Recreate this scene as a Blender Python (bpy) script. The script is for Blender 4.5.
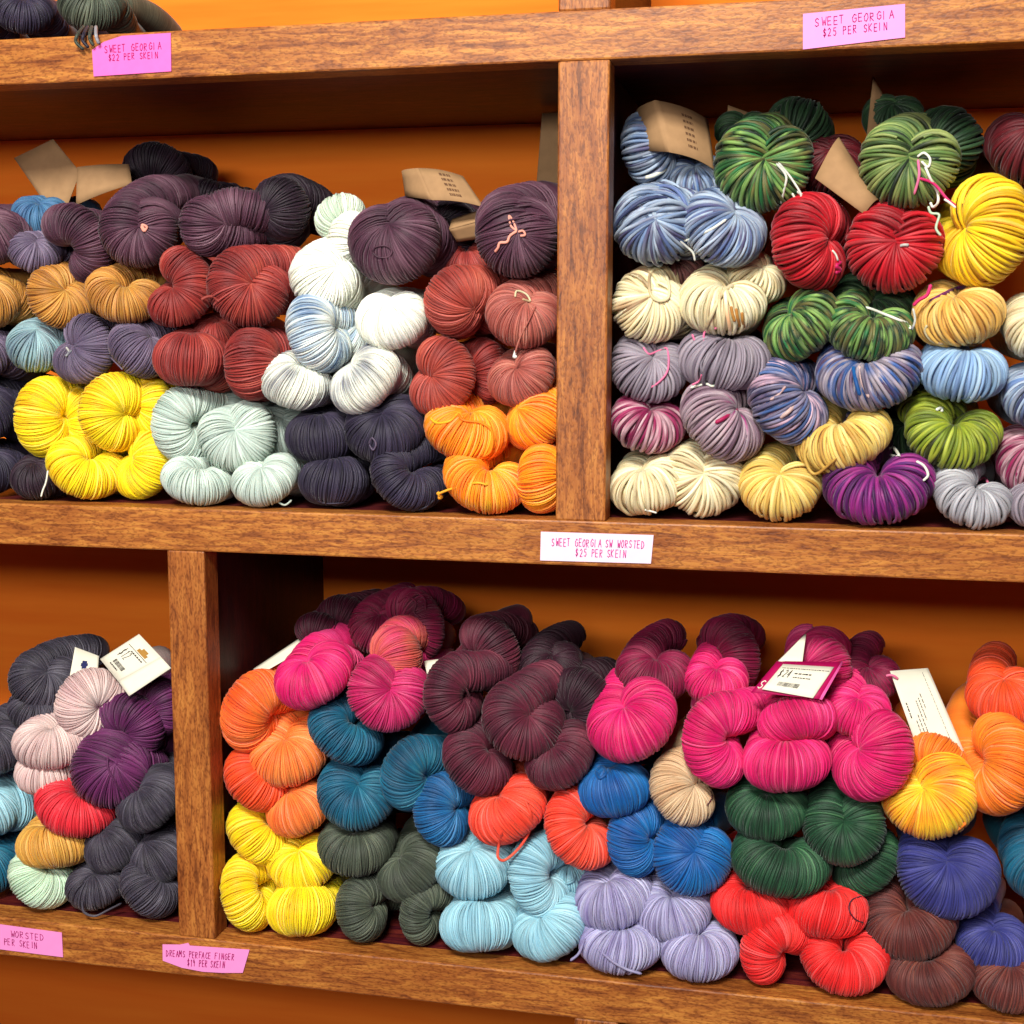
import bpy, math, random
import numpy as np
from mathutils import Vector, Matrix
from mathutils.bvhtree import BVHTree

# ------------------------------------------------------------------ camera
for o in list(bpy.data.objects): bpy.data.objects.remove(o)
SC = bpy.context.scene
COL = SC.collection
CAM = np.array([0.21594, -1.15, 0.15758])
YAW, PITCH, ROLL, F = -0.21771, -0.12808, 0.00137, 1359.37
fw = np.array([math.sin(YAW)*math.cos(PITCH), math.cos(YAW)*math.cos(PITCH), math.sin(PITCH)])
r0 = np.array([math.cos(YAW), -math.sin(YAW), 0.0]); u0 = np.cross(r0, fw)
RT = r0*math.cos(ROLL)+u0*math.sin(ROLL); UP = -r0*math.sin(ROLL)+u0*math.cos(ROLL)
cd = bpy.data.cameras.new('camera'); cam = bpy.data.objects.new('camera', cd); COL.objects.link(cam)
M = Matrix(((RT[0], UP[0], -fw[0], CAM[0]), (RT[1], UP[1], -fw[1], CAM[1]), (RT[2], UP[2], -fw[2], CAM[2]), (0, 0, 0, 1)))
cam.matrix_world = M
cd.sensor_width = 36; cd.sensor_fit = 'HORIZONTAL'; cd.lens = F/1024*36; cd.clip_start = 0.02
SC.camera = cam

# ------------------------------------------------------------------ light
W = bpy.data.worlds.new('world'); SC.world = W; W.use_nodes = True
bg = W.node_tree.nodes['Background']; bg.inputs[0].default_value = (0.80, 0.30, 0.62, 1); bg.inputs[1].default_value = 0.11
def area(name, loc, target, size, sy, power, colr):
    l = bpy.data.lights.new(name, 'AREA'); l.shape = 'RECTANGLE'; l.size = size; l.size_y = sy; l.energy = power; l.color = colr
    o = bpy.data.objects.new(name, l); COL.objects.link(o); o.location = loc
    o.rotation_euler = (Vector(target)-Vector(loc)).to_track_quat('-Z', 'Y').to_euler()
    return o
area('ceiling_light', (0.0, -2.1, 1.75), (-0.05, 0, -0.05), 0.7, 0.45, 104, (1.0, 0.965, 0.88))
area('front_fill', (-0.25, -1.7, 0.49), (0, 0, 0.12), 1.0, 0.2, 17, (1.0, 0.97, 0.92))  # unseen fill lamp, added to brighten the back panel
SC.view_settings.view_transform = 'Standard'; SC.view_settings.look = 'None'
SC.view_settings.gamma = 1; SC.view_settings.use_curve_mapping = False
SC.view_settings.exposure = 0.0

# ------------------------------------------------------------------ helpers
def ray(px, py):
    return fw + RT*((px-512)/F) - UP*((py-512)/F)
def at(px, py, y):
    d = ray(px, py); t = (y-CAM[1])/d[1]
    return CAM + d*t
def lin(c):
    return tuple(((v/255)/12.92 if v/255 <= 0.04045 else ((v/255+0.055)/1.055)**2.4) for v in c)+(1.0,)
def nd(nt, t, **k):
    n = nt.nodes.new(t)
    for a, b in k.items(): setattr(n, a, b)
    return n
def new_mat(name):
    m = bpy.data.materials.new(name); m.use_nodes = True
    nt = m.node_tree; b = nt.nodes['Principled BSDF']
    return m, nt, b
def ramp(nt, stops, interp='LINEAR'):
    r = nd(nt, 'ShaderNodeValToRGB'); cr = r.color_ramp; cr.interpolation = interp
    while len(cr.elements) > 1: cr.elements.remove(cr.elements[-1])
    cr.elements[0].position = stops[0][0]; cr.elements[0].color = stops[0][1]
    for p, c in stops[1:]:
        e = cr.elements.new(p); e.color = c
    return r
def flat_mat(name, c, rough=0.7, var=0.06):
    m, nt, b = new_mat(name); L = nt.links
    tc = nd(nt, 'ShaderNodeTexCoord'); n = nd(nt, 'ShaderNodeTexNoise'); n.inputs['Scale'].default_value = 120
    L.new(tc.outputs['Object'], n.inputs['Vector'])
    a = lin(c); d = tuple(v*(1-2*var) for v in a[:3])+(1,)
    r = ramp(nt, [(0.3, d), (0.7, a)]); L.new(n.outputs['Fac'], r.inputs[0]); L.new(r.outputs[0], b.inputs['Base Color'])
    b.inputs['Roughness'].default_value = rough; b.inputs['Specular IOR Level'].default_value = 0.2
    return m

def wood_mat(name, along, dark, mid, light, spot=0.6, rough=0.45, seed=0.0):
    """mango-like wood: long grain, blotches, short dark pores"""
    m, nt, b = new_mat(name); L = nt.links
    tc = nd(nt, 'ShaderNodeTexCoord')
    def mapped(sa, sc):
        mp = nd(nt, 'ShaderNodeMapping')
        s = [sc, sc, sc]; s[along] = sa
        mp.inputs['Scale'].default_value = s; mp.inputs['Location'].default_value = (seed, seed*1.7, seed*0.6)
        L.new(tc.outputs['Object'], mp.inputs[0]); return mp
    def noise(sa, sc, detail=4, dist=0.0):
        n = nd(nt, 'ShaderNodeTexNoise'); n.inputs['Scale'].default_value = 1; n.inputs['Detail'].default_value = detail
        n.inputs['Distortion'].default_value = dist; L.new(mapped(sa, sc).outputs[0], n.inputs['Vector']); return n
    g = noise(22, 170, 6, 1.6); bl = noise(7, 30, 4, 1.0); po = noise(230, 620, 2, 0.3)
    r1 = ramp(nt, [(0.33, lin(dark)), (0.47, lin(mid)), (0.66, lin(light))]); L.new(g.outputs['Fac'], r1.inputs[0])
    r2 = ramp(nt, [(0.32, (0.62, 0.50, 0.46, 1)), (0.58, (1, 1, 1, 1))]); L.new(bl.outputs['Fac'], r2.inputs[0])
    mx = nd(nt, 'ShaderNodeMix', data_type='RGBA', blend_type='MULTIPLY'); mx.inputs[0].default_value = 0.8
    L.new(r1.outputs[0], mx.inputs[6]); L.new(r2.outputs[0], mx.inputs[7])
    r3 = ramp(nt, [(0.40, (0.30, 0.20, 0.17, 1)), (0.50, (1, 1, 1, 1))]); L.new(po.outputs['Fac'], r3.inputs[0])
    m2 = nd(nt, 'ShaderNodeMix', data_type='RGBA', blend_type='MULTIPLY'); m2.inputs[0].default_value = spot
    L.new(mx.outputs[2], m2.inputs[6]); L.new(r3.outputs[0], m2.inputs[7])
    L.new(m2.outputs[2], b.inputs['Base Color'])
    b.inputs['Roughness'].default_value = rough; b.inputs['Specular IOR Level'].default_value = 0.35
    bp = nd(nt, 'ShaderNodeBump'); bp.inputs['Strength'].default_value = 0.25; bp.inputs['Distance'].default_value = 0.001
    L.new(po.outputs['Fac'], bp.inputs['Height']); L.new(bp.outputs[0], b.inputs['Normal'])
    return m

def yarn_mat(name, cols, vari=0.5, rough=0.75):
    """dyed yarn: colours vary along each strand (UV.x = strand, UV.y = along it)"""
    m, nt, b = new_mat('yarn_'+name); L = nt.links
    uv = nd(nt, 'ShaderNodeUVMap'); tc = nd(nt, 'ShaderNodeTexCoord'); oi = nd(nt, 'ShaderNodeObjectInfo')
    mp = nd(nt, 'ShaderNodeMapping'); mp.inputs['Scale'].default_value = (9.0, 1.6, 1)
    L.new(uv.outputs[0], mp.inputs[0])
    n1 = nd(nt, 'ShaderNodeTexNoise'); n1.inputs['Scale'].default_value = 1.0; n1.inputs['Detail'].default_value = 2
    L.new(mp.outputs[0], n1.inputs['Vector'])
    n2 = nd(nt, 'ShaderNodeTexNoise'); n2.inputs['Scale'].default_value = 22; n2.inputs['Detail'].default_value = 1
    L.new(tc.outputs['Object'], n2.inputs['Vector'])
    mx = nd(nt, 'ShaderNodeMix', data_type='FLOAT'); mx.inputs[0].default_value = vari
    L.new(n2.outputs['Fac'], mx.inputs[2]); L.new(n1.outputs['Fac'], mx.inputs[3])
    k = len(cols); lo, hi = 0.34, 0.66
    stops = [(lo+(hi-lo)*i/max(1, k-1), lin(c)) for i, c in enumerate(cols)]
    r = ramp(nt, stops); L.new(mx.outputs[0], r.inputs[0])
    wn = nd(nt, 'ShaderNodeTexWhiteNoise', noise_dimensions='1D')
    sx = nd(nt, 'ShaderNodeSeparateXYZ'); L.new(uv.outputs[0], sx.inputs[0]); L.new(sx.outputs[0], wn.inputs['W'])
    mr = nd(nt, 'ShaderNodeMapRange'); mr.inputs[3].default_value = 0.72; mr.inputs[4].default_value = 1.28
    L.new(wn.outputs['Value'], mr.inputs[0])
    pk = ramp(nt, [(0.0, (0, 0, 0, 1)), (0.86, (0, 0, 0, 1)), (0.90, (1, 1, 1, 1))]); L.new(wn.outputs['Value'], pk.inputs[0])
    hs = nd(nt, 'ShaderNodeHueSaturation'); L.new(mr.outputs[0], hs.inputs['Value']); L.new(r.outputs[0], hs.inputs['Color'])
    ms = nd(nt, 'ShaderNodeMapRange'); ms.inputs[3].default_value = 1.0; ms.inputs[4].default_value = 0.93   # the odd paler strand, a highlight put into its colour
    L.new(pk.outputs[0], ms.inputs[0]); L.new(ms.outputs[0], hs.inputs['Saturation'])
    L.new(hs.outputs[0], b.inputs['Base Color'])
    b.inputs['Roughness'].default_value = 0.58; b.inputs['Specular IOR Level'].default_value = 0.38
    b.inputs['Subsurface Weight'].default_value = 0.22; b.inputs['Subsurface Scale'].default_value = 0.003; b.inputs['Subsurface Radius'].default_value = (1, .6, .5)
    b.inputs['Sheen Weight'].default_value = 0.12; b.inputs['Sheen Roughness'].default_value = 0.4
    return m

def link(name, me, mat, parent=None, label=None):
    o = bpy.data.objects.new(name, me); COL.objects.link(o)
    if mat is not None: me.materials.append(mat)
    if parent: o.parent = parent
    if label: o['label'] = label
    return o
def tag(o, label, cat, group=None):
    o['label'] = label; o['category'] = cat
    if group: o['group'] = group
    return o
def fast_mesh(name, V, Q, UV=None, smooth=True):
    me = bpy.data.meshes.new(name); n = len(Q)
    me.vertices.add(len(V)); me.vertices.foreach_set('co', np.ascontiguousarray(V, dtype=np.float32).ravel())
    me.loops.add(4*n); me.loops.foreach_set('vertex_index', np.ascontiguousarray(Q, dtype=np.int32).ravel())
    me.polygons.add(n); me.polygons.foreach_set('loop_start', np.arange(0, 4*n, 4, dtype=np.int32))
    if smooth: me.polygons.foreach_set('use_smooth', np.ones(n, dtype=bool))
    if UV is not None:
        l = me.uv_layers.new(name='UVMap'); l.data.foreach_set('uv', UV[np.asarray(Q).ravel()].astype(np.float32).ravel())
    me.update(calc_edges=True); me.validate()
    return me
def box_mesh(name, x0, x1, y0, y1, z0, z1, bev=0.002, origin=None):
    import bmesh
    bm = bmesh.new(); bmesh.ops.create_cube(bm, size=1)
    c = Vector(((x0+x1)/2, (y0+y1)/2, (z0+z1)/2))
    for v in bm.verts: v.co = Vector((v.co.x*(x1-x0), v.co.y*(y1-y0), v.co.z*(z1-z0)))+c
    if bev: bmesh.ops.bevel(bm, geom=bm.edges[:], offset=bev, segments=2, affect='EDGES', profile=0.5)
    me = bpy.data.meshes.new(name); bm.to_mesh(me); bm.free(); return me

def tube_grid(P, Nn, rad, sides, sid, cap=False):
    """P,Nn: (K,S,3) paths and surface normals -> verts, quads, uv"""
    K, S, _ = P.shape
    T = np.gradient(P, axis=1); T /= np.linalg.norm(T, axis=2, keepdims=True)+1e-12
    B = np.cross(T, Nn); B /= np.linalg.norm(B, axis=2, keepdims=True)+1e-12
    N2 = np.cross(B, T)
    a = np.arange(sides)/sides*2*math.pi
    rad = np.broadcast_to(np.asarray(rad), (K, S))
    V = P[:, :, None, :] + rad[:, :, None, None]*(N2[:, :, None, :]*np.cos(a)[None, None, :, None] + B[:, :, None, :]*np.sin(a)[None, None, :, None])
    V = V.reshape(-1, 3)
    k, s, j = np.meshgrid(np.arange(K), np.arange(S-1), np.arange(sides), indexing='ij')
    j2 = (j+1) % sides
    base = k*S*sides
    q = np.stack([base+s*sides+j, base+(s+1)*sides+j, base+(s+1)*sides+j2, base+s*sides+j2], -1).reshape(-1, 4)
    uv = np.zeros((K, S, sides, 2)); uv[..., 0] = np.asarray(sid)[:, None, None]; uv[..., 1] = (np.arange(S)/(S-1))[None, :, None]
    return V, q, uv.reshape(-1, 2)
def string_mesh(name, pts, rad, sides=6):
    """smooth tube through points, closed ends"""
    P = catmull(np.array(pts), 8)
    ref = np.tile(np.array([0.13, -0.97, 0.2]), (len(P), 1))
    rr = np.full(len(P), rad); rr[0] *= 0.05; rr[-1] *= 0.05
    V, q, uv = tube_grid(P[None], ref[None], rr[None], sides, [0.3])
    return fast_mesh(name, V, q, uv)
def catmull(P, n):
    P = np.vstack([2*P[0]-P[1], P, 2*P[-1]-P[-2]]); out = []
    for i in range(1, len(P)-2):
        t = np.linspace(0, 1, n, endpoint=False)[:, None]
        a, b, c, d = P[i-1], P[i], P[i+1], P[i+2]
        out.append(0.5*((2*b)+(c-a)*t+(2*a-5*b+4*c-d)*t**2+(3*b-a-3*c+d)*t**3))
    out.append(P[-2][None]); return np.vstack(out)

# ------------------------------------------------------------------ the shelving
ZT, ZMB, ZLT, ZLB = 0.3849, -0.0397, -0.4163, -0.4560
ZTT = ZT+0.0405
X0, X1 = -1.05, 0.62
D = 0.3277
DR = 0.0437                      # upper divider post 0..DR
LL, LR = -0.3675, -0.3301        # lower divider post
wood_h = [wood_mat('wood_rail_%s' % n, 0, (132, 74, 34), (170, 102, 44), (198, 132, 58), 0.5, seed=s) for n, s in (('top', 3.1), ('middle', 0.4), ('lower', 7.7))]
wood_v = [wood_mat('wood_post_%s' % n, 2, (122, 68, 30), (164, 96, 42), (188, 120, 54), 0.5, seed=s) for n, s in (('upper', 1.9), ('lower', 5.2))]
wood_in = wood_mat('wood_inside_shaded', 0, (62, 11, 26), (86, 22, 28), (112, 40, 32), 0.35, 0.5, seed=2.2)  # shade inside the cubbies is put into the board colour
wood_inv_shade = wood_mat('wood_upright_shaded', 2, (40, 8, 18), (58, 14, 22), (76, 24, 26), 0.3, 0.5, seed=4.2)  # divider panels, recess shade painted into the wood tone
m, nt, b = new_mat('painted_back'); L = nt.links
tc = nd(nt, 'ShaderNodeTexCoord'); mp = nd(nt, 'ShaderNodeMapping'); mp.inputs['Scale'].default_value = (3, 3, 40)
nz = nd(nt, 'ShaderNodeTexNoise'); nz.inputs['Scale'].default_value = 1.5; nz.inputs['Detail'].default_value = 5
L.new(tc.outputs['Object'], mp.inputs[0]); L.new(mp.outputs[0], nz.inputs['Vector'])
rr_ = ramp(nt, [(0.3, lin((246, 122, 34))), (0.7, lin((254, 138, 42)))]); L.new(nz.outputs['Fac'], rr_.inputs[0]); L.new(rr_.outputs[0], b.inputs['Base Color'])
b.inputs['Roughness'].default_value = 0.8; b.inputs['Specular IOR Level'].default_value = 0.1
back_mat = m
unit = bpy.data.objects.new('shelving_unit', None); COL.objects.link(unit); unit.location = (0, 0, 0)
tag(unit, 'brown hardwood shelving unit of open cubbies filled with yarn', 'shelving unit')
RY = 0.030                      # depth of the face frame
for z0, z1, mt in ((ZT, ZTT, 0), (ZMB, 0.0, 1), (ZLB, ZLT, 2)):
    link('shelf_rail', box_mesh('shelf_rail', X0, X1, 0.0, RY, z0, z1, 0.0018), wood_h[mt], unit)
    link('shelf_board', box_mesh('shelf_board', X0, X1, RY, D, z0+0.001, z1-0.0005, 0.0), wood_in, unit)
ZTOP, ZBOT = 0.80, -0.84
for (a, b_, z0, z1, mt) in ((0, DR, 0.0, ZT, 0), (LL, LR, ZLT, ZMB, 1), (0, DR, ZTT, ZTOP, 0), (0.02, 0.06, ZBOT, ZLB, 1)):
    link('divider_post', box_mesh('divider_post', a, b_, 0.0006, RY, z0-0.0004, z1+0.0004, 0.0018), wood_v[mt], unit)
    link('divider_panel', box_mesh('divider_panel', a+0.006, b_-0.006, RY, D, z0, z1, 0.0), wood_inv_shade, unit)
link('back_panel', box_mesh('back_panel', X0, X1, D, D+0.012, ZBOT, ZTOP, 0.0), back_mat, unit, 'orange painted back panel')
for x in (X0, X1):
    link('side_panel', box_mesh('side_panel', x-0.02, x+0.02, 0, D, ZBOT, ZTOP, 0.002), wood_v[0], unit)

# ------------------------------------------------------------------ yarns
Y = {
 'plum': ([(54, 24, 42), (82, 46, 64), (128, 94, 108)], .45),
 'blackplum': ([(26, 13, 26), (38, 21, 36), (54, 36, 48)], .4),  # plum with the shade of the back rows mixed into it
 'steel':     ([(40, 80, 130), (80, 130, 165)], .5),
 'tealgrey':  ([(88, 110, 130), (150, 185, 190), (120, 110, 130)], .4),
 'lilacgrey': ([(68, 58, 82), (100, 86, 110), (140, 126, 148)], .4),
 'rustred': ([(112, 28, 28), (150, 48, 42), (186, 84, 66)], .4),
 'rust': ([(132, 44, 38), (172, 68, 54), (202, 104, 82)], .4),
 'rose': ([(138, 62, 56), (168, 86, 74), (202, 132, 112)], .5),
 'amber': ([(150, 92, 32), (190, 130, 52), (222, 170, 88)], .45),
 'white':     ([(244, 246, 224), (252, 254, 238), (252, 252, 242)], .3),
 'bluewhite': ([(96, 124, 158), (172, 192, 208), (240, 244, 232), (120, 146, 180)], .55),
 'greywhite': ([(96, 100, 120), (236, 238, 222), (248, 250, 236)], .3),
 'greenwhite': ([(176, 200, 176), (214, 228, 206), (236, 242, 222)], .35),
 'mint':      ([(166, 186, 176), (196, 212, 200), (222, 234, 222)], .5),
 'mintgrey':  ([(126, 138, 132), (160, 174, 166)], .5),
 'yellow':    ([(246, 196, 6), (255, 222, 14), (255, 234, 40)], .3),
 'orange':    ([(246, 108, 4), (255, 148, 16), (255, 184, 40)], .45),
 'navy': ([(27, 23, 40), (40, 34, 56), (66, 58, 80)], .5),
 'denim': ([(56, 66, 104), (108, 132, 168), (166, 182, 200), (76, 72, 110), (96, 126, 176)], .8),
 'green': ([(14, 34, 22), (40, 96, 44), (128, 164, 84), (16, 48, 28), (108, 104, 56), (34, 110, 58), (14, 36, 24)], .85),
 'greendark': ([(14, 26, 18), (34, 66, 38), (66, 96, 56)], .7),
 'greenolive': ([(24, 40, 26), (84, 114, 56), (146, 160, 92), (34, 46, 32)], .85),
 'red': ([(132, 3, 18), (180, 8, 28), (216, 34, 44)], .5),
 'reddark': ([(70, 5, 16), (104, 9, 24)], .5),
 'yellow_b':  ([(222, 166, 20), (250, 208, 24), (255, 230, 66)], .4),
 'cream':     ([(168, 134, 100), (220, 204, 158), (240, 230, 192), (214, 196, 150)], .7),
 'creamorange': ([(168, 134, 100), (222, 208, 162), (240, 232, 196), (214, 140, 80)], .6),
 'winebrown': ([(96, 40, 48), (130, 90, 80)], .6),
 'grey':      ([(104, 94, 108), (140, 130, 142), (166, 158, 166)], .7),
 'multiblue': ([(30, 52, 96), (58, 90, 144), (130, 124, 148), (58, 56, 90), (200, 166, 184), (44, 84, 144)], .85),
 'multigrey': ([(62, 58, 82), (112, 104, 124), (166, 156, 166), (44, 86, 150), (84, 62, 92), (130, 120, 140)], .85),
 'sky_b':     ([(108, 138, 184), (140, 176, 212), (176, 204, 222)], .7),
 'berry':     ([(90, 20, 50), (144, 28, 82), (196, 160, 168), (112, 30, 64)], .8),
 'greyplum':  ([(98, 70, 88), (142, 118, 132), (180, 162, 168), (150, 40, 110)], .8),
 'honey':     ([(190, 132, 52), (226, 180, 88), (238, 208, 128)], .7),
 'straw':     ([(196, 148, 64), (230, 196, 100), (240, 220, 146)], .7),
 'purple': ([(50, 8, 62), (88, 16, 94), (150, 40, 124), (66, 18, 100)], .8),
 'olive':     ([(42, 48, 16), (110, 130, 30), (160, 172, 50), (56, 66, 20)], .8),
 'silver':    ([(126, 124, 134), (168, 168, 174), (196, 198, 200)], .7),
 'charcoal': ([(38, 34, 46), (60, 55, 69), (104, 100, 112)], .5),
 'palepink':  ([(196, 160, 160), (220, 190, 184), (234, 212, 204)], .4),
 'violet': ([(66, 18, 60), (98, 32, 86), (136, 62, 118)], .45),
 'coralred':  ([(220, 30, 50), (244, 54, 66)], .4),
 'ochre':     ([(206, 144, 52), (228, 178, 84)], .4),
 'palemint':  ([(190, 222, 190), (212, 236, 206)], .4),
 'tangerine': ([(232, 84, 22), (248, 112, 40), (252, 140, 64)], .35),
 'tangdeep':  ([(226, 64, 20), (242, 88, 36)], .35),
 'apricot':   ([(240, 104, 34), (248, 130, 56), (250, 150, 74)], .35),
 'hotpink': ([(190, 8, 84), (218, 18, 104), (236, 62, 134)], .4),
 'magenta': ([(160, 14, 74), (190, 26, 94), (216, 64, 122)], .4),
 'salmon':    ([(196, 50, 90), (204, 86, 76), (214, 112, 88)], .3),
 'wine': ([(92, 6, 42), (126, 12, 58), (150, 26, 76)], .4),  # magenta with the shade at the back put into the colour
 'winedark': ([(58, 4, 30), (80, 8, 38)], .4),  # darker copy, shade under the middle board painted into the yarn
 'teal': ([(8, 62, 90), (16, 94, 124), (48, 132, 154)], .4),
 'tealblue':  ([(12, 74, 124), (24, 102, 160), (52, 136, 184)], .4),
 'moss': ([(46, 54, 44), (70, 79, 65), (108, 116, 96)], .45),
 'maroon': ([(62, 15, 34), (90, 27, 47), (122, 52, 68)], .4),
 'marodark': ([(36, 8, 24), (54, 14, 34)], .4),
 'coral':     ([(232, 52, 32), (248, 76, 50), (250, 104, 76)], .35),
 'sky':       ([(124, 176, 196), (152, 202, 216), (178, 216, 228)], .4),
 'blue':      ([(6, 66, 134), (10, 96, 166), (26, 124, 190)], .35),
 'beige':     ([(190, 150, 110), (220, 186, 146), (234, 208, 172)], .45),
 'lilac':     ([(122, 112, 160), (160, 156, 194), (196, 196, 222)], .6),
 'scarlet': ([(206, 16, 20), (234, 34, 34), (244, 70, 60)], .35),
 'forest': ([(14, 42, 28), (28, 72, 46), (72, 122, 80)], .5),
 'sunset':    ([(250, 138, 26), (255, 186, 34), (255, 216, 50), (250, 150, 30)], .3),
 'sunorange': ([(250, 116, 24), (255, 146, 36)], .3),
 'royal':     ([(36, 38, 100), (54, 58, 128), (88, 90, 164)], .45),
 'brown': ([(74, 28, 28), (102, 46, 40), (144, 82, 64)], .5),
}
YM = {}
def ym(k):
    if k not in YM: YM[k] = yarn_mat(k, Y[k][0], Y[k][1])
    return YM[k]

CUB = {  # x0, x1, floor, ceiling
 'UL': (X0+.02, 0.004, 0.0, ZT), 'UR': (DR-0.004, X1-.02, 0.0, ZT),
 'LL': (X0+.02, LL+0.004, ZLT, ZMB), 'LR': (LR-0.004, X1-.02, ZLT, ZMB),
 'TL': (X0+.02, 0.004, ZTT, ZTOP)}
CUBNAME = {'UL': 'upper left cubby', 'UR': 'upper right cubby', 'LL': 'lower left cubby', 'LR': 'lower right cubby', 'TL': 'topmost cubby'}

def centreline(cx, cy, Wp, Hp, n, tilt, y, body, cub, L, twist, rs):
    P0 = at(cx, cy, y)
    mpp = float((P0-CAM) @ fw)/F
    w, h = Wp*mpp*0.985, Hp*mpp*0.97
    ct, st = math.cos(math.radians(tilt)), math.sin(math.radians(tilt))
    kk = min(max((h/w-0.55)/(0.225*max(ct, .05)), 1.04), 1.52); PHI = math.acos(1-kk)
    r = (h-kk*ct*w/2)/(2-kk*ct); r = min(max(r, 0.235*w), 0.40*w); R = w/2-r
    nv = CAM-P0; nv /= np.linalg.norm(nv)
    vx = np.cross(nv, [0, 0, 1.0]); vx = -vx/np.linalg.norm(vx); vz = np.cross(nv, vx); 
    if vz[2] < 0: vz = -vz
    if vx @ RT < 0: vx = -vx
    a = math.radians(n)
    Nn = math.cos(a)*vx+math.sin(a)*vz
    A = math.cos(a-math.pi/2)*vx+math.sin(a-math.pi/2)*vz
    Dv = -ct*Nn+st*nv
    # keep the apparent centre
    O = P0+Nn*(R*ct*(2-kk)/2)
    B = np.array([body[0], 1.0, body[1]]); B /= np.linalg.norm(B)
    # helix basis
    A2 = A-B*(A @ B); A2 /= np.linalg.norm(A2)+1e-9; C2 = np.cross(B, A2)
    ph = np.linspace(-PHI, PHI, 15)
    arc = O+R*(np.sin(ph)[:, None]*A+np.cos(ph)[:, None]*Dv)
    def leg(sgn):
        pts = []
        start = 0.9*r
        for s in np.linspace(start, L, max(4, int(L/0.012))):
            an = twist*(s-start*0.3)
            q = O+B*s+Nn*ct*(r*0.15+R*(kk-1))*math.exp(-s/0.04)+(A2*math.cos(an)+C2*math.sin(an))*sgn*max(R*math.sin(PHI), 0.60*r)*0.92
            pts.append(q)
        return np.array(pts)
    ctrl = np.vstack([leg(-1)[::-1], arc, leg(1)])
    P = catmull(ctrl, 7)
    nl = (len(leg(1)))*7
    # smooth slightly outside the arc
    seg = np.linalg.norm(np.diff(P, axis=0), axis=1); s = np.concatenate([[0], np.cumsum(seg)])
    S = np.linspace(0, s[-1], 150)
    P = np.stack([np.interp(S, s, P[:, i]) for i in range(3)], 1)
    for _ in range(3): P[1:-1] = 0.25*P[:-2]+0.5*P[1:-1]+0.25*P[2:]
    smid = s[-1]/2
    dist_from_mid = np.abs(S-smid)
    arcl = PHI*R
    over = np.clip((dist_from_mid-arcl)/max(L, .01), 0, 1.2)
    rad = r*(1.0-0.12*np.clip(over*2.0, 0, 1))
    endf = np.clip((s[-1]/2-dist_from_mid)/(0.8*r), 0, 1)
    rad = rad*np.sqrt(np.clip(1-(1-endf)**2, 0.02, 1))
    for amp, fq in ((0.030, 2.1), (0.022, 4.7)):
        rad = rad*(1+amp*np.sin(S/0.09*fq*2+rs.uniform(0, 6.3)))
    # stay within the cubby
    x0, x1, z0, z1 = CUB[cub]
    marg = rad+0.0012
    front = dist_from_mid < arcl*1.05
    P[:, 0] += max(0.0, float((x0+marg-P[:, 0])[front].max()))-max(0.0, float((P[:, 0]-x1+marg)[front].max()))
    P[:, 2] += max(0.0, float((z0+marg-P[:, 2])[front].max()))-max(0.0, float((P[:, 2]-z1+marg)[front].max()))
    for _ in range(3):
        P[:, 2] = np.clip(P[:, 2], z0+marg, z1-marg); P[:, 0] = np.clip(P[:, 0], x0+marg, x1-marg)
        P[:, 1] = np.minimum(P[:, 1], D-marg)
        Pn = P.copy(); Pn[1:-1] = 0.25*P[:-2]+0.5*P[1:-1]+0.25*P[2:]
        P = np.where(front[:, None], P, Pn)
    Dperp = Dv
    return P, rad, S, smid, r, R*PHI/(math.pi/2), Dperp, nv

def frames(P, smid_i, N0):
    T = np.gradient(P, axis=0); T /= np.linalg.norm(T, axis=1, keepdims=True)
    N = np.zeros_like(P)
    n = N0-T[smid_i]*(N0 @ T[smid_i]); n /= np.linalg.norm(n); N[smid_i] = n
    for rng in (range(smid_i+1, len(P)), range(smid_i-1, -1, -1)):
        m = n.copy()
        for i in rng:
            m = m-T[i]*(m @ T[i]); m /= np.linalg.norm(m)+1e-9; N[i] = m
    return T, N, np.cross(T, N)

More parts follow.
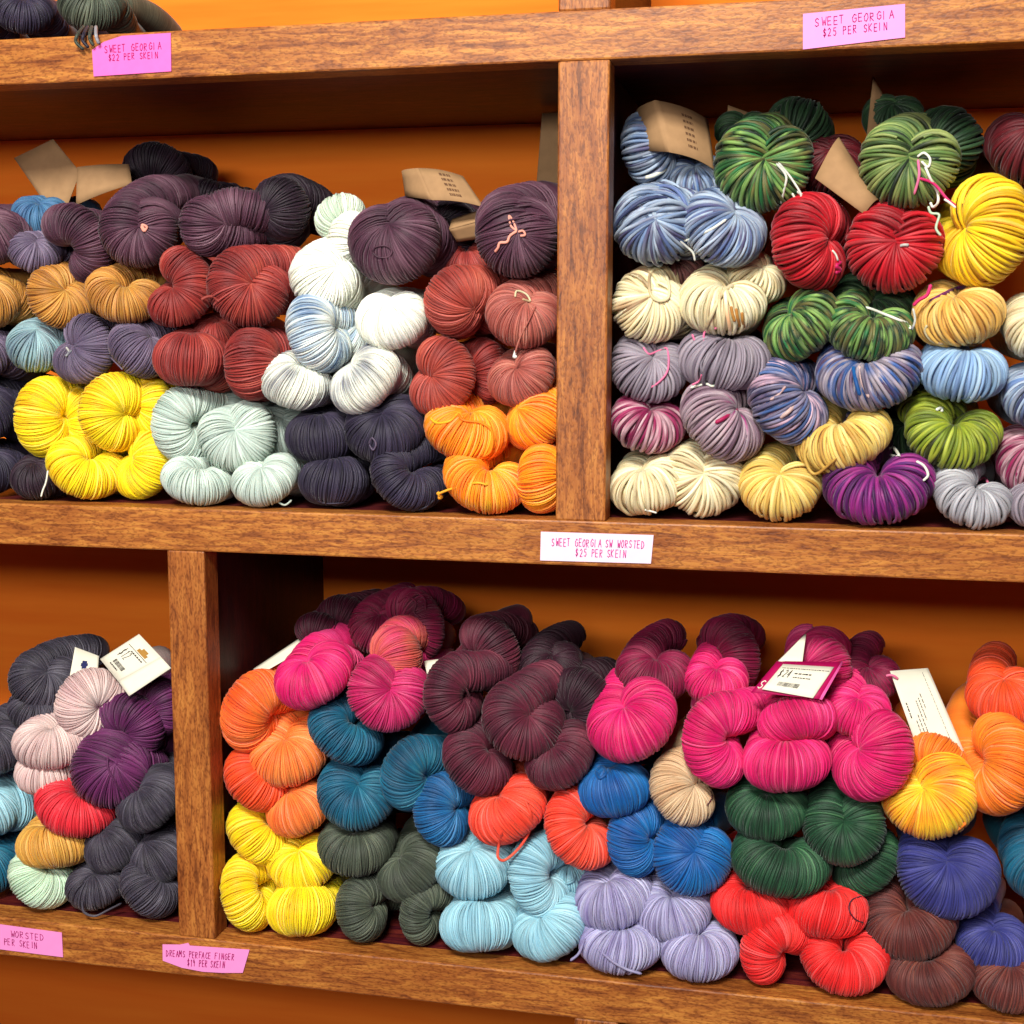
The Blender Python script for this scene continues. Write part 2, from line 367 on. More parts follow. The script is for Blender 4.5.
SKN = []
def skein(cub, cx, cy, Wp, Hp, n, tilt, dep, colr, label, bottom=False, body=(0, 0), L=0.15, cover=0.045,
          pitch=None, sl=None, twist=24, cat='yarn skein'):
    seed = int(cx*7+cy*13) % 99991; rs = np.random.RandomState(seed)
    bulky = cub == 'UR'
    if pitch is None: pitch = 0.0037 if bulky else 0.0020
    if dep >= 0.085: L = min(L, 0.10)
    if L+dep > 0.29: L = max(0.03, 0.29-dep)
    y = dep
    if bottom:
        x0, x1, z0, z1 = CUB[cub]
        lo, hi = 0.030, 0.085
        for _ in range(14):
            mid = (lo+hi)/2
            P0 = at(cx, cy, mid); m_ = float((P0-CAM) @ fw)/F
            a = math.radians(n)
            ex = 0.5*m_*math.hypot(Wp*math.cos(a), Hp*math.sin(a))
            if P0[2]-ex > z0+0.001: lo = mid
            else: hi = mid
        y = (lo+hi)/2
    P, rad, S, smid, r, R, N0, nv = centreline(cx, cy, Wp, Hp, n, tilt, y, body, cub, L, twist, rs)
    if bottom:   # settle on the board
        dz = CUB[cub][2]+0.001-float((P[:, 2]-rad).min()); P[:, 2] += dz*0.999 if abs(dz) < 0.012 else 0
    mi = int(np.argmin(np.abs(S-smid)))
    T, N, B = frames(P, mi, N0)
    # tau: outer-surface length so strands are evenly spaced on the outside of the bend
    dT = np.linalg.norm(np.gradient(T, axis=0), axis=1)/np.gradient(S)
    dtau = np.minimum(1+dT*rad, 1+3.0)*np.gradient(S)
    tau = np.cumsum(dtau); tau -= tau[mi]
    arc_t = np.interp(smid+math.pi*R/2, S, tau)
    t_lim = np.interp(min(smid+math.pi*R/2+cover, S[-1]-0.006), S, tau)
    t_lo = np.interp(max(smid-math.pi*R/2-cover, S[0]+0.006), S, tau)
    K = max(8, int((t_lim-t_lo)/pitch))
    seg = 26 if bulky else 22; sides = 6 if bulky else 5
    if sl is None: sl = rs.uniform(0.15, 0.55)*rs.choice([-1, 1])
    def strands(K, tk, lift, slant, w, span=None):
        v = np.linspace(-math.pi, math.pi, seg)[None, :].repeat(K, 0)
        if span is not None: v = span[:, :1]+(span[:, 1:]-span[:, :1])*np.linspace(0, 1, seg)[None, :]
        tt = tk[:, None]+slant[:, None]*r*v/math.pi*1.6
        wob = 0.35*pitch*np.sin(v*rs.uniform(0.6, 2.2, (K, 1))+rs.uniform(0, 6.3, (K, 1)))
        tt = tt+wob
        Sx = np.interp(tt.ravel(), tau, S)
        g = lambda X: np.stack([np.interp(Sx, S, X[:, i]) for i in range(3)], 1).reshape(K, seg, 3)
        Pc, Nc, Bc = g(P), g(N), g(B)
        rr = np.interp(Sx, S, rad).reshape(K, seg)
        dirv = Nc*np.cos(v)[..., None]+Bc*np.sin(v)[..., None]
        dirv /= np.linalg.norm(dirv, axis=2, keepdims=True)+1e-9
        pts = Pc+dirv*(rr-w*0.9+lift)[..., None]
        return pts, dirv
    w0 = pitch*(0.44 if bulky else 0.49)
    tk = np.linspace(t_lo, t_lim, K)+rs.normal(0, 0.16, K)*pitch
    slant = sl+0.035*rs.normal(size=K)+0.06*np.sin(np.linspace(0, 9, K)+rs.uniform(0, 6))
    lift = (rs.uniform(-0.30, 0.35, K)*pitch)[:, None]
    pts, dirs = strands(K, tk, lift, slant, w0)
    V1, Q1, U1 = tube_grid(pts, dirs, (w0*rs.uniform(0.85, 1.15, K))[:, None], sides, rs.uniform(0, 1, K) if False else (np.arange(K)*0.117+seed % 17))
    # loose strands lying across the others
    K2 = max(3, K//(7 if bulky else 6))
    tk2 = rs.uniform(t_lo*0.85, t_lim*0.85, K2); sp = np.stack([rs.uniform(-2.6, -1.4, K2), rs.uniform(1.4, 2.6, K2)], 1)
    pts2, dirs2 = strands(K2, tk2, (rs.uniform(0.25, 0.6, K2)*pitch)[:, None]*np.sin(np.linspace(0.15, math.pi-0.15, seg))[None, :]-0.2*pitch,
                          sl+rs.normal(0, 0.13, K2), w0, sp)
    V2, Q2, U2 = tube_grid(pts2, dirs2, (w0*0.8)*np.ones((K2, 1)), 5, rs.uniform(0, 1, K2)*9+seed % 17)
    # core bundle (rest of the twisted hank)
    sidc = 18
    va = np.arange(sidc)/sidc*2*math.pi
    rc = rad-w0*(2.3 if bulky else 1.7)
    beyond = (np.abs(tau) > max(abs(t_lo), t_lim))
    rc = np.where(beyond, rad-w0*0.4, rc); rc = np.maximum(rc, 0.0006)
    Vc = P[:, None, :]+rc[:, None, None]*(N[:, None, :]*np.cos(va)[None, :, None]+B[:, None, :]*np.sin(va)[None, :, None])
    ns = len(P)
    i, j = np.meshgrid(np.arange(ns-1), np.arange(sidc), indexing='ij'); j2 = (j+1) % sidc
    Qc = np.stack([i*sidc+j, (i+1)*sidc+j, (i+1)*sidc+j2, i*sidc+j2], -1).reshape(-1, 4)
    Uc = np.zeros((ns, sidc, 2)); Uc[..., 0] = (S*60)[:, None]+seed % 17; Uc[..., 1] = np.abs(va/math.pi-1)[None]
    V = np.vstack([V1, V2, Vc.reshape(-1, 3)])
    Q = np.vstack([Q1, Q2+len(V1), Qc+len(V1)+len(V2)]); U = np.vstack([U1, U2, Uc.reshape(-1, 2)])
    base = np.array([P[mi, 0], P[mi, 1], float((P[:, 2]-rad).min())])
    me = fast_mesh('yarn_skein', V-base, Q, U)
    o = link('yarn_skein', me, ym(colr)); o.location = base
    tag(o, label, cat, 'twisted yarn skeins in the '+CUBNAME[cub])
    o_data = dict(o=o, V=V, Q=Q, base=base, y=y)
    SKN.append(o_data)
    return o_data

def on_surface(sk, pts, off=0.0015, dy=0.0):
    """lay a string on the skein surface where the given sight lines meet it"""
    if 'bvh' not in sk:
        sk['bvh'] = BVHTree.FromPolygons([tuple(v) for v in sk['V']], [tuple(int(k) for k in q) for q in sk['Q']])
    out = []; last = None
    for p in pts:
        d = ray(p[0], p[1]); dn = d/np.linalg.norm(d)
        hit = sk['bvh'].ray_cast(Vector(CAM), Vector(dn))
        extra = p[2] if len(p) > 2 else 0.0
        if hit[0] is not None: last = hit[3]; out.append([p, dn, hit[3], extra])
        else: out.append([p, dn, None, extra])
    ds = [o[2] for o in out if o[2] is not None]
    dflt = min(ds) if ds else None
    res = []
    for k, (p, dn, t, extra) in enumerate(out):
        if t is None:
            near = [out[j][2] for j in sorted(range(len(out)), key=lambda j: abs(j-k)) if out[j][2] is not None]
            t = near[0] if near else float(np.linalg.norm(at(p[0], p[1], sk['y']-0.025)-CAM))
        res.append(CAM+dn*(t-off-extra))
    return res
TIE = {}
def tmat(k):
    C = {'white': (238, 232, 214), 'pink': (232, 120, 160), 'peach': (236, 160, 140), 'purple': (130, 70, 150), 'hotpink': (230, 50, 110), 'greywhite': (190, 184, 196)}
    if k in Y: return ym(k)
    if k not in TIE: TIE[k] = flat_mat('tie_'+k, C[k], 0.8)
    return TIE[k]
def tie(sk, pts, colr, rad=0.0009, label=None, off=0.0012):
    P = on_surface(sk, pts, off)
    me = string_mesh('tie_string', np.array(P)-sk['base'], rad)
    return link('tie_string', me, tmat(colr), sk['o'], label)

def patch(sk, name, c, mat, bend=0.0, label=None, thick=0.0005, parent=None):
    """thin paper sheet through four corners (px, py, y): tl, tr, br, bl, bowed by bend metres"""
    q = [at(*k) for k in c]; nu, nv_ = 13, 5
    nrm = np.cross(q[1]-q[0], q[3]-q[0]); nrm /= np.linalg.norm(nrm)
    if nrm @ (CAM-q[0]) < 0: nrm = -nrm
    G = []
    for layer in (0, 1):
        for j in range(nv_):
            for i in range(nu):
                u, v = i/(nu-1), j/(nv_-1)
                p = (q[0]*(1-u)+q[1]*u)*(1-v)+(q[3]*(1-u)+q[2]*u)*v
                G.append(p+nrm*(bend*math.sin(math.pi*u)-layer*thick))
    G = np.array(G); Q = []; n1 = nu*nv_
    for j in range(nv_-1):
        for i in range(nu-1):
            a = j*nu+i; Q.append((a, a+nu, a+nu+1, a+1)); Q.append((n1+a, n1+a+1, n1+a+nu+1, n1+a+nu))
    for i in range(nu-1):
        Q.append((i, i+1, n1+i+1, n1+i)); a = (nv_-1)*nu+i; Q.append((a, n1+a, n1+a+1, a+1))
    for j in range(nv_-1):
        a = j*nu; Q.append((a, n1+a, n1+a+nu, a+nu)); a = j*nu+nu-1; Q.append((a, a+nu, n1+a+nu, n1+a))
    base = sk['base']
    me = fast_mesh(name, G-base, np.array(Q), smooth=False)
    o = link(name, me, mat, parent or sk['o'], label)
    def f(u, v, up=0.0003):
        p = (q[0]*(1-u)+q[1]*u)*(1-v)+(q[3]*(1-u)+q[2]*u)*v
        return p+nrm*(bend*math.sin(math.pi*u)+up)-base
    return o, f, nrm

# stroke lettering, each letter on a unit box
GL = {
 'A': [[(0, 0), (.45, 1), (.9, 0)], [(.2, .4), (.7, .4)]], 'B': [[(0, 0), (0, 1), (.6, .9), (.6, .6), (0, .5), (.7, .4), (.7, .1), (0, 0)]],
 'C': [[(.8, .85), (.4, 1), (0, .6), (.05, .2), (.4, 0), (.8, .15)]], 'D': [[(0, 0), (0, 1), (.5, .9), (.8, .5), (.5, .1), (0, 0)]],
 'E': [[(.7, 1), (0, 1), (0, 0), (.7, 0)], [(0, .5), (.6, .5)]], 'F': [[(.8, 1), (0, 1), (0, 0)], [(0, .55), (.6, .55)]],
 'G': [[(.8, .85), (.4, 1), (0, .6), (.1, .1), (.5, 0), (.8, .2), (.8, .5), (.45, .5)]], 'H': [[(0, 0), (0, 1)], [(.7, 0), (.7, 1)], [(0, .5), (.7, .5)]],
 'I': [[(.3, 0), (.3, 1)]], 'K': [[(0, 0), (0, 1)], [(.7, 1), (0, .45), (.7, 0)]], 'L': [[(0, 1), (0, 0), (.6, 0)]],
 'M': [[(0, 0), (.1, 1), (.45, .4), (.8, 1), (.9, 0)]], 'N': [[(0, 0), (0, 1), (.7, 0), (.7, 1)]], 'O': [[(.4, 1), (0, .6), (.1, .1), (.45, 0), (.8, .4), (.7, .9), (.4, 1)]],
 'P': [[(0, 0), (0, 1), (.6, .95), (.65, .6), (0, .5)]], 'R': [[(0, 0), (0, 1), (.6, .95), (.6, .6), (0, .5), (.7, 0)]],
 'S': [[(.75, .85), (.4, 1), (.05, .8), (.2, .55), (.65, .4), (.7, .15), (.35, 0), (0, .15)]], 'T': [[(0, 1), (.8, 1)], [(.4, 1), (.4, 0)]],
 'W': [[(0, 1), (.2, 0), (.45, .6), (.7, 0), (.9, 1)]], 'Y': [[(0, 1), (.4, .5), (.8, 1)], [(.4, .5), (.35, 0)]], 'U': [[(0, 1), (0, .2), (.35, 0), (.7, .2), (.7, 1)]],
 '$': [[(.7, .8), (.35, .95), (.05, .75), (.2, .52), (.6, .42), (.65, .2), (.3, .05), (0, .2)], [(.35, 1.1), (.33, -.1)]],
 '2': [[(0, .8), (.35, 1), (.65, .75), (.5, .45), (0, 0), (.7, 0)]], '5': [[(.65, 1), (.1, 1), (.05, .6), (.5, .6), (.65, .3), (.4, 0), (0, .1)]],
 '1': [[(.1, .8), (.35, 1), (.35, 0)]], '9': [[(.6, .7), (.3, 1), (.05, .75), (.3, .5), (.6, .7), (.5, 0)]], '4': [[(.5, 0), (.5, 1), (0, .35), (.7, .35)]],
}
def writing(f, lines, pen, mat, parent, name='handwriting', seed=1, label=None):
    """lines: (text, u0, u1, vtop, vbot); f maps (u, v) on the card to a point"""
    rs = random.Random(seed); V = []; Q = []
    for text, u_0, u_1, vt, vb in lines:
        n = len(text); cw = (u_1-u_0)/n
        for i, ch in enumerate(text):
            if ch not in GL: continue
            jx, jy = rs.uniform(-.1, .1)*cw, rs.uniform(-.06, .06)*(vb-vt)
            for st in GL[ch]:
                pts = [f(u_0+cw*(i+.08+.78*x)+jx, vb-(vb-vt)*y_+jy) for x, y_ in st]
                for a, b2 in zip(pts[:-1], pts[1:]):
                    d = b2-a; ln = np.linalg.norm(d)+1e-9; d /= ln
                    nr = np.cross(f(1, 0)-f(0, 0), f(0, 1)-f(0, 0)); nr /= np.linalg.norm(nr)
                    s = np.cross(d, nr)*pen/2; a2 = a-d*pen*.3; b3 = b2+d*pen*.3
                    k = len(V); V += [a2-s, b3-s, b3+s, a2+s]; Q.append((k, k+1, k+2, k+3))
    me = fast_mesh(name, np.array(V), np.array(Q), smooth=False)
    return link(name, me, mat, parent, label)
def printed(f, rects, mat, parent, name='print', label=None):
    V = []; Q = []
    for u_0, v_0, u_1, v_1 in rects:
        k = len(V); V += [f(u_0, v_0), f(u_1, v_0), f(u_1, v_1), f(u_0, v_1)]; Q.append((k, k+1, k+2, k+3))
    me = fast_mesh(name, np.array(V), np.array(Q), smooth=False)
    return link(name, me, mat, parent, label)
def barcode(u_0, v_0, u_1, v_1, n=16, seed=2):
    rs = random.Random(seed); out = []; x = u_0; s = (u_1-u_0)/n
    for i in range(n):
        out.append((x, v_0, x+s*rs.uniform(.3, .7), v_1)); x += s
    return out
def textrow(u_0, v_0, u_1, v_1, n=12, seed=3):
    rs = random.Random(seed); out = []; x = u_0
    while x < u_1:
        w = rs.uniform(.4, 1.4)*(u_1-u_0)/n; out.append((x, v_0, min(x+w, u_1), v_1)); x += w*1.35
    return out


# ------------------------------------------------------------------ the skeins
# cubby, centre px, width, height, notch direction, tilt, depth, colour, label
UL, UR, LLc, LRc = 'UL', 'UR', 'LL', 'LR'
S_ = {}
def K(key, *a, **k):
    S_[key] = skein(*a, **k)
B = True
# --- upper left cubby: back and top rows
K('p_back', UL, 160, 170, 72, 54, 250, 40, .17, 'blackplum', 'nearly black plum skein highest at the back, in front of the orange panel', cover=.09)
K('p_back2', UL, 209, 196, 42, 34, 250, 60, .16, 'blackplum', 'small dark skein end poking up behind the plum pair at the left', cover=.06)
K('ste', UL, 40, 216, 56, 40, 90, 60, .09, 'steel', 'steel blue skein at the far left edge below the kraft paper tag')
K('pg', UL, 36, 253, 56, 42, 90, 40, .055, 'lilacgrey', 'grey plum skein at the far left edge above the amber skeins')
K('pA', UL, 82, 240, 84, 56, 215, 45, .055, 'plum', 'plum skein slanting down just right of the far left grey plum skein', cover=.06)
K('pB', UL, 139, 234, 80, 74, 90, 12, .05, 'plum', 'plum skein bent in a U with a pink knot in its notch', body=(-.1, .35), cover=.08)
K('pC', UL, 207, 226, 62, 64, 10, 45, .055, 'plum', 'plum skein lying sideways with pale streaked strands on its left end', body=(1.1, .25), L=.07, cover=.07)
K('pD', UL, 282, 209, 66, 68, 190, 45, .09, 'blackplum', 'dark plum skein lying sideways just left of the upright white skein', cover=.09, L=.09)
K('w9', UL, 340, 217, 54, 46, 300, 40, .10, 'greenwhite', 'pale greenish white skein topmost of the white bunch', cover=.07, body=(.2, -.2), L=.07)
K('w10', UL, 346, 240, 60, 40, 340, 60, .075, 'white', 'narrow white skein twisting down between its pale green top neighbour and the big plum ball', cover=.06, L=.07)
K('w11', UL, 322, 279, 72, 66, 40, 40, .055, 'white', 'round white skein above the blue streaked one', cover=.06)
K('w12', UL, 318, 333, 84, 62, 15, 60, .045, 'bluewhite', 'white skein streaked with slate blue, in the middle of the white bunch', cover=.05)
K('wdk', UL, 352, 336, 60, 44, 60, 50, .085, 'bluewhite', 'blue and white skein end tucked behind the white bunch')
K('w13', UL, 393, 320, 76, 60, 100, 55, .05, 'white', 'plump white skein directly under the big plum ball', cover=.06)
K('w14', UL, 366, 380, 82, 56, 135, 75, .04, 'greywhite', 'white skein slanting up to the right, above the two upper navy skeins')
K('w15', UL, 296, 383, 76, 54, 80, 70, .045, 'greywhite', 'white skein with grey strands on its left end, above the mint skeins')
K('pE', UL, 396, 243, 94, 84, 110, 35, .05, 'plum', 'large round plum skein below the curled kraft paper band', cover=.06, body=(.2, .1))
K('pEb', UL, 452, 235, 70, 60, 180, 50, .12, 'blackplum', 'dark plum skein behind the large round plum skein')
K('pF', UL, 518, 237, 86, 88, 95, 5, .05, 'plum', 'plum skein tied with pink thread beside the middle post', cover=.08, body=(.0, .15))
K('rbk', UL, 467, 262, 66, 50, 90, 50, .11, 'rustred', 'dark rust skein wedged at the back between two plum balls')
K('r18', UL, 456, 300, 76, 68, -25, 45, .05, 'rust', 'rust skein right of the plump white skein', cover=.06)
K('r18b', UL, 488, 300, 70, 56, 180, 50, .095, 'rustred', 'dark rust skein set back between the two upper rust skeins by the post')
K('r19', UL, 523, 317, 78, 64, 75, 45, .05, 'rose', 'rose brown skein with a cream thread bow beside the middle post', cover=.06, body=(.2, .2))
K('r20', UL, 444, 378, 82, 66, 170, 20, .045, 'rust', 'rust skein with its notch to the left, directly above the bright orange skein')
K('r20b', UL, 484, 372, 70, 54, 180, 50, .09, 'rustred', 'dark rust skein set back between the two lower rust skeins by the post')
K('r21', UL, 524, 379, 74, 56, 125, 35, .05, 'rose', 'rose brown skein under the one with the cream bow')
K('o22', UL, 467, 431, 88, 62, 80, 60, .045, 'orange', 'bright orange skein with loose yellow loops under the rust skein')
K('o23', UL, 537, 420, 66, 60, 150, 60, .045, 'orange', 'bright orange skein beside the middle post, upper of the two there')
K('o24', UL, 485, 486, 90, 56, 75, 45, .04, 'orange', 'bright orange skein lying on the board left of the corner by the post', B)
K('o25', UL, 546, 478, 72, 50, 0, 75, .04, 'orange', 'bright orange skein standing in the corner of the board and the middle post', B)
K('n26', UL, 320, 437, 74, 52, 90, 80, .05, 'navy', 'navy skein, upper left of the four stacked navy skeins')
K('n27', UL, 387, 430, 84, 70, 110, 45, .045, 'navy', 'navy skein with a small thread loop, upper right of the four navy skeins', cover=.06)
K('n28', UL, 333, 481, 72, 50, 90, 85, .04, 'navy', 'navy skein on the board between mint skeins and another navy skein', B)
K('n29', UL, 405, 485, 80, 54, 60, 45, .04, 'navy', 'navy skein on the board next to the bright orange skeins', B, body=(.4, .2))
K('m30', UL, 180, 425, 82, 54, 0, 35, .05, 'mint', 'pale mint skein standing upright beside the yellow skeins')
K('m31', UL, 239, 437, 80, 72, 115, 12, .045, 'mint', 'round pale mint skein in front of the greyer mint ones')
K('m31a', UL, 214, 413, 62, 52, 90, 40, .09, 'mintgrey', 'greyish mint skein end between the two upper mint skeins')
K('m31b', UL, 282, 432, 62, 54, 90, 40, .085, 'mintgrey', 'greyish mint skein end between round mint skein and navy skeins')
K('m32', UL, 197, 483, 74, 44, 80, 65, .04, 'mint', 'pale mint skein lying on the board next to the yellow skeins', B)
K('m33', UL, 267, 482, 70, 50, 115, 50, .04, 'mint', 'pale mint skein lying on the board next to the navy skeins', B)
K('y34', UL, 44, 417, 84, 60, 0, 50, .05, 'yellow', 'bright yellow skein cut by the left edge, above a dark gap', cover=.05)
K('y35', UL, 80, 420, 68, 46, 180, 50, .07, 'yellow', 'bright yellow skein tucked between the left edge skein and the big round one')
K('y36', UL, 112, 410, 82, 66, -20, 20, .045, 'yellow', 'big round bright yellow skein in the middle of the yellow heap')
K('y37', UL, 150, 406, 66, 52, 190, 50, .07, 'yellow', 'bright yellow skein end behind, touching the upright mint skein')
K('y38', UL, 86, 471, 82, 54, 75, 45, .04, 'yellow', 'bright yellow skein lying level on the board at the left', B)
K('y39', UL, 146, 463, 76, 56, 150, 55, .04, 'yellow', 'bright yellow skein slanting on the board beside the mint skein', B)
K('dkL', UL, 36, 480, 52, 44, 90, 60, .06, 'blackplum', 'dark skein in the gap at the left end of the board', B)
K('a40', UL, 60, 300, 72, 58, 65, 20, .05, 'amber', 'amber skein at the left edge, notch at its top')
K('a41', UL, 123, 298, 78, 50, 80, 45, .05, 'amber', 'amber skein next to the rust red skeins')
K('t42', UL, 36, 348, 58, 54, 90, 50, .055, 'tealgrey', 'blue grey skein at the left edge between amber and yellow')
K('l43', UL, 86, 350, 72, 58, 160, 35, .05, 'lilacgrey', 'lilac grey skein with a pale knot on its left side')
K('l44', UL, 138, 350, 66, 50, 45, 65, .05, 'lilacgrey', 'lilac grey skein touching the rust red skeins')
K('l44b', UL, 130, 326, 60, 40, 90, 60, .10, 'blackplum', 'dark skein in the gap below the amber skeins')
K('rr45', UL, 183, 289, 84, 52, 165, 15, .05, 'rustred', 'narrow upright rust red skein next to the amber skeins')
K('rr46', UL, 247, 290, 84, 76, 60, 12, .045, 'rustred', 'large round rust red skein with a short tied tail on its left', cover=.07, body=(.3, .1))
K('rr47', UL, 190, 359, 76, 56, 90, 85, .045, 'rustred', 'rust red skein lying level above the mint skeins')
K('rr48', UL, 253, 364, 76, 58, 0, 75, .045, 'rustred', 'rust red skein standing upright left of the grey and white skein')
K('rr49', UL, 218, 333, 50, 36, 90, 60, .08, 'rustred', 'rust red skein end in the gap between four rust red skeins')
# --- upper right cubby
K('b60', UR, 646, 150, 80, 60, 20, 60, .10, 'denim', 'shaded denim blue skein at the top beside the middle post', cover=.09, body=(.1, .2))
K('b60b', UR, 695, 178, 60, 46, 90, 50, .10, 'denim', 'shaded denim blue skein end right below the kraft paper band')
K('b61', UR, 645, 227, 86, 84, 105, 12, .045, 'denim', 'light denim blue skein with gathered notch beside the middle post', cover=.05, body=(.35, .1))
K('b62', UR, 722, 230, 90, 72, 55, 55, .045, 'denim', 'light denim blue skein crossed by a white thread', cover=.06)
K('g63', UR, 763, 168, 100, 90, 85, 10, .05, 'green', 'bright green skein with white tie threads, left of two at the top', cover=.07, body=(.15, .2))
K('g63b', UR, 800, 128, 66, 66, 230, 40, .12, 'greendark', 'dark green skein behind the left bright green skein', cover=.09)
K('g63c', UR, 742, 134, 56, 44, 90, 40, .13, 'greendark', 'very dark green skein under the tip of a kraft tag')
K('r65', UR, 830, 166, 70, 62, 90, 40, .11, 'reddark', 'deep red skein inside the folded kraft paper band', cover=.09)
K('r64', UR, 808, 243, 100, 74, 10, 55, .045, 'red', 'red skein under the left green skein, its strands curving level', cover=.06)
K('r66', UR, 893, 250, 98, 90, 75, 10, .045, 'red', 'large red skein with white fleck, between red and yellow skeins', cover=.07)
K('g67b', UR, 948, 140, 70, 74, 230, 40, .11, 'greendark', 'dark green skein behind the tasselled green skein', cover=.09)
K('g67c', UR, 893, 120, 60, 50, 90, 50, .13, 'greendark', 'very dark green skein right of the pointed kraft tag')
K('g67', UR, 907, 168, 98, 84, 80, 10, .05, 'greenolive', 'green skein with a long pink and white tassel', cover=.07, body=(.15, .15))
K('y68', UR, 988, 232, 112, 84, 170, 50, .045, 'yellow_b', 'thick yellow skein at the right edge', cover=.06)
K('c69b', UR, 674, 272, 60, 40, 90, 50, .09, 'winebrown', 'wine and brown skein set back under the denim blue ones')
K('c69', UR, 644, 308, 80, 72, 70, 30, .045, 'cream', 'cream skein with a thread ring, beside the middle post', body=(.35, 0))
K('c70b', UR, 755, 280, 62, 46, 60, 50, .075, 'cream', 'cream skein end rising behind the level cream skein')
K('c70', UR, 722, 306, 90, 60, 85, 60, .045, 'creamorange', 'cream skein with an orange patch of strands')
K('gy71', UR, 645, 370, 82, 68, 80, 35, .045, 'grey', 'grey skein with a long pink thread, beside the middle post')
K('gy72', UR, 724, 362, 94, 58, 85, 75, .045, 'grey', 'grey skein lying level under the orange patched cream one')
K('g73', UR, 803, 326, 84, 60, 135, 65, .05, 'green', 'green skein slanting up under the left red skein')
K('g74b', UR, 872, 312, 84, 44, 90, 40, .085, 'greendark', 'dark green skein set back under the large red skein')
K('g74', UR, 868, 332, 92, 58, 80, 55, .045, 'green', 'green skein crossed by a curved white thread')
K('s75', UR, 958, 318, 90, 58, 100, 70, .045, 'honey', 'honey gold skein with a purple thread over its top')
K('mb76', UR, 786, 403, 96, 68, 35, 60, .045, 'multiblue', 'blue skein flecked with pink, slanting down to the right', cover=.06)
K('mb77', UR, 870, 378, 106, 58, 100, 50, .045, 'multigrey', 'grey and blue mottled skein lying level under the green one')
K('sb78', UR, 962, 373, 88, 56, 85, 70, .045, 'sky_b', 'light blue skein at the right edge under the honey gold one')
K('be79', UR, 641, 425, 78, 58, 75, 55, .045, 'berry', 'berry red and pale pink skein beside the middle post')
K('gp80', UR, 721, 422, 96, 68, 40, 60, .04, 'greyplum', 'grey plum skein with one berry pink streak', cover=.06)
K('c81', UR, 639, 485, 80, 58, 110, 60, .04, 'cream', 'cream skein on the board in the corner by the middle post', B)
K('c82', UR, 704, 480, 84, 74, 95, 12, .04, 'cream', 'round cream skein on the board left of the straw yellow one', B)
K('h83', UR, 779, 488, 84, 64, 85, 35, .04, 'straw', 'straw yellow skein on the board left of the purple one', B)
K('h84', UR, 845, 441, 98, 56, 110, 65, .045, 'straw', 'pale gold skein slanting up, above the purple one')
K('pu85', UR, 879, 490, 110, 70, 95, 45, .04, 'purple', 'deep purple skein on the board', B)
K('ol86b', UR, 930, 410, 70, 44, 90, 40, .085, 'olive', 'dark olive skein end behind the olive green skein')
K('ol86', UR, 952, 438, 96, 58, 85, 40, .045, 'olive', 'olive green skein under the light blue one at the right edge')
K('si87', UR, 970, 503, 84, 56, 65, 45, .04, 'silver', 'silver grey skein on the board at the right end', B)
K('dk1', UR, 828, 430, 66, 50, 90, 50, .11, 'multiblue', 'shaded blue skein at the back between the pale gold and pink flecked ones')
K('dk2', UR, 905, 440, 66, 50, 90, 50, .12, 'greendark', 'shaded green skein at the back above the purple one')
# past the right side of the frame line
K('xr1', UR, 1042, 330, 76, 64, 90, 50, .05, 'cream', 'cream skein past the honey gold one at the far right', )
K('xr2', UR, 1040, 400, 74, 60, 90, 60, .05, 'denim', 'denim blue skein past the light blue one at the far right')
K('xr3', UR, 1036, 465, 76, 62, 90, 60, .05, 'berry', 'berry red skein past the olive one at the far right')
K('xr4', UR, 1044, 522, 74, 56, 90, 60, .04, 'grey', 'grey skein on the board past the silver one at the far right', B)
K('xr5', UR, 1030, 150, 80, 70, 90, 50, .08, 'reddark', 'deep red skein above the thick yellow one at the far right')
# --- lower left cubby
K('ch100', LLc, 44, 682, 72, 62, 70, 30, .09, 'charcoal', 'charcoal skein topmost at the left, behind the small white tag', cover=.08)
K('ch100b', LLc, 38, 710, 60, 46, 90, 50, .08, 'charcoal', 'charcoal skein at the left edge above the pale pink skeins')
K('pp101', LLc, 89, 703, 76, 66, 330, 25, .055, 'palepink', 'pale pink skein directly below the white tag with blue print', cover=.07, body=(.0, .0))
K('pp102', LLc, 58, 740, 86, 50, 110, 50, .05, 'palepink', 'pale pink skein lying under its pale pink upper neighbour')
K('pp103', LLc, 46, 772, 62, 46, 100, 60, .045, 'palepink', 'pale pink skein at the left edge, lowest of the pale pink ones')
K('v105b', LLc, 161, 706, 62, 50, 200, 50, .09, 'violet', 'violet skein end tucked behind the left post under the big white tag', cover=.07)
K('v105', LLc, 133, 722, 74, 56, 230, 40, .07, 'violet', 'violet skein directly under the big white tag', cover=.07)
K('v104', LLc, 112, 769, 82, 80, 60, 8, .045, 'violet', 'large round violet skein in front of the violet heap', cover=.07)
K('cr106', LLc, 76, 808, 86, 58, 70, 40, .04, 'coralred', 'coral red skein under the large round violet one')
K('oc107', LLc, 56, 845, 80, 46, 90, 80, .04, 'ochre', 'ochre skein under the coral red one')
K('mi108', LLc, 38, 881, 70, 50, 50, 45, .04, 'palemint', 'pale mint skein on the lower board at the left edge', B)
K('ch109', LLc, 114, 845, 64, 54, 130, 60, .045, 'charcoal', 'charcoal skein between the ochre skein and the left post')
K('ch110', LLc, 151, 800, 74, 56, 135, 60, .045, 'charcoal', 'charcoal skein against the left post, highest of the charcoal stack')
K('ch111', LLc, 160, 857, 62, 54, 135, 60, .05, 'charcoal', 'charcoal skein against the left post, middle of the charcoal stack')
K('ch112', LLc, 149, 887, 68, 50, 45, 60, .04, 'charcoal', 'charcoal skein on the lower board against the left post', B)
K('ch113', LLc, 99, 884, 64, 48, 115, 45, .04, 'charcoal', 'charcoal skein on the lower board with a tail hanging over', B)
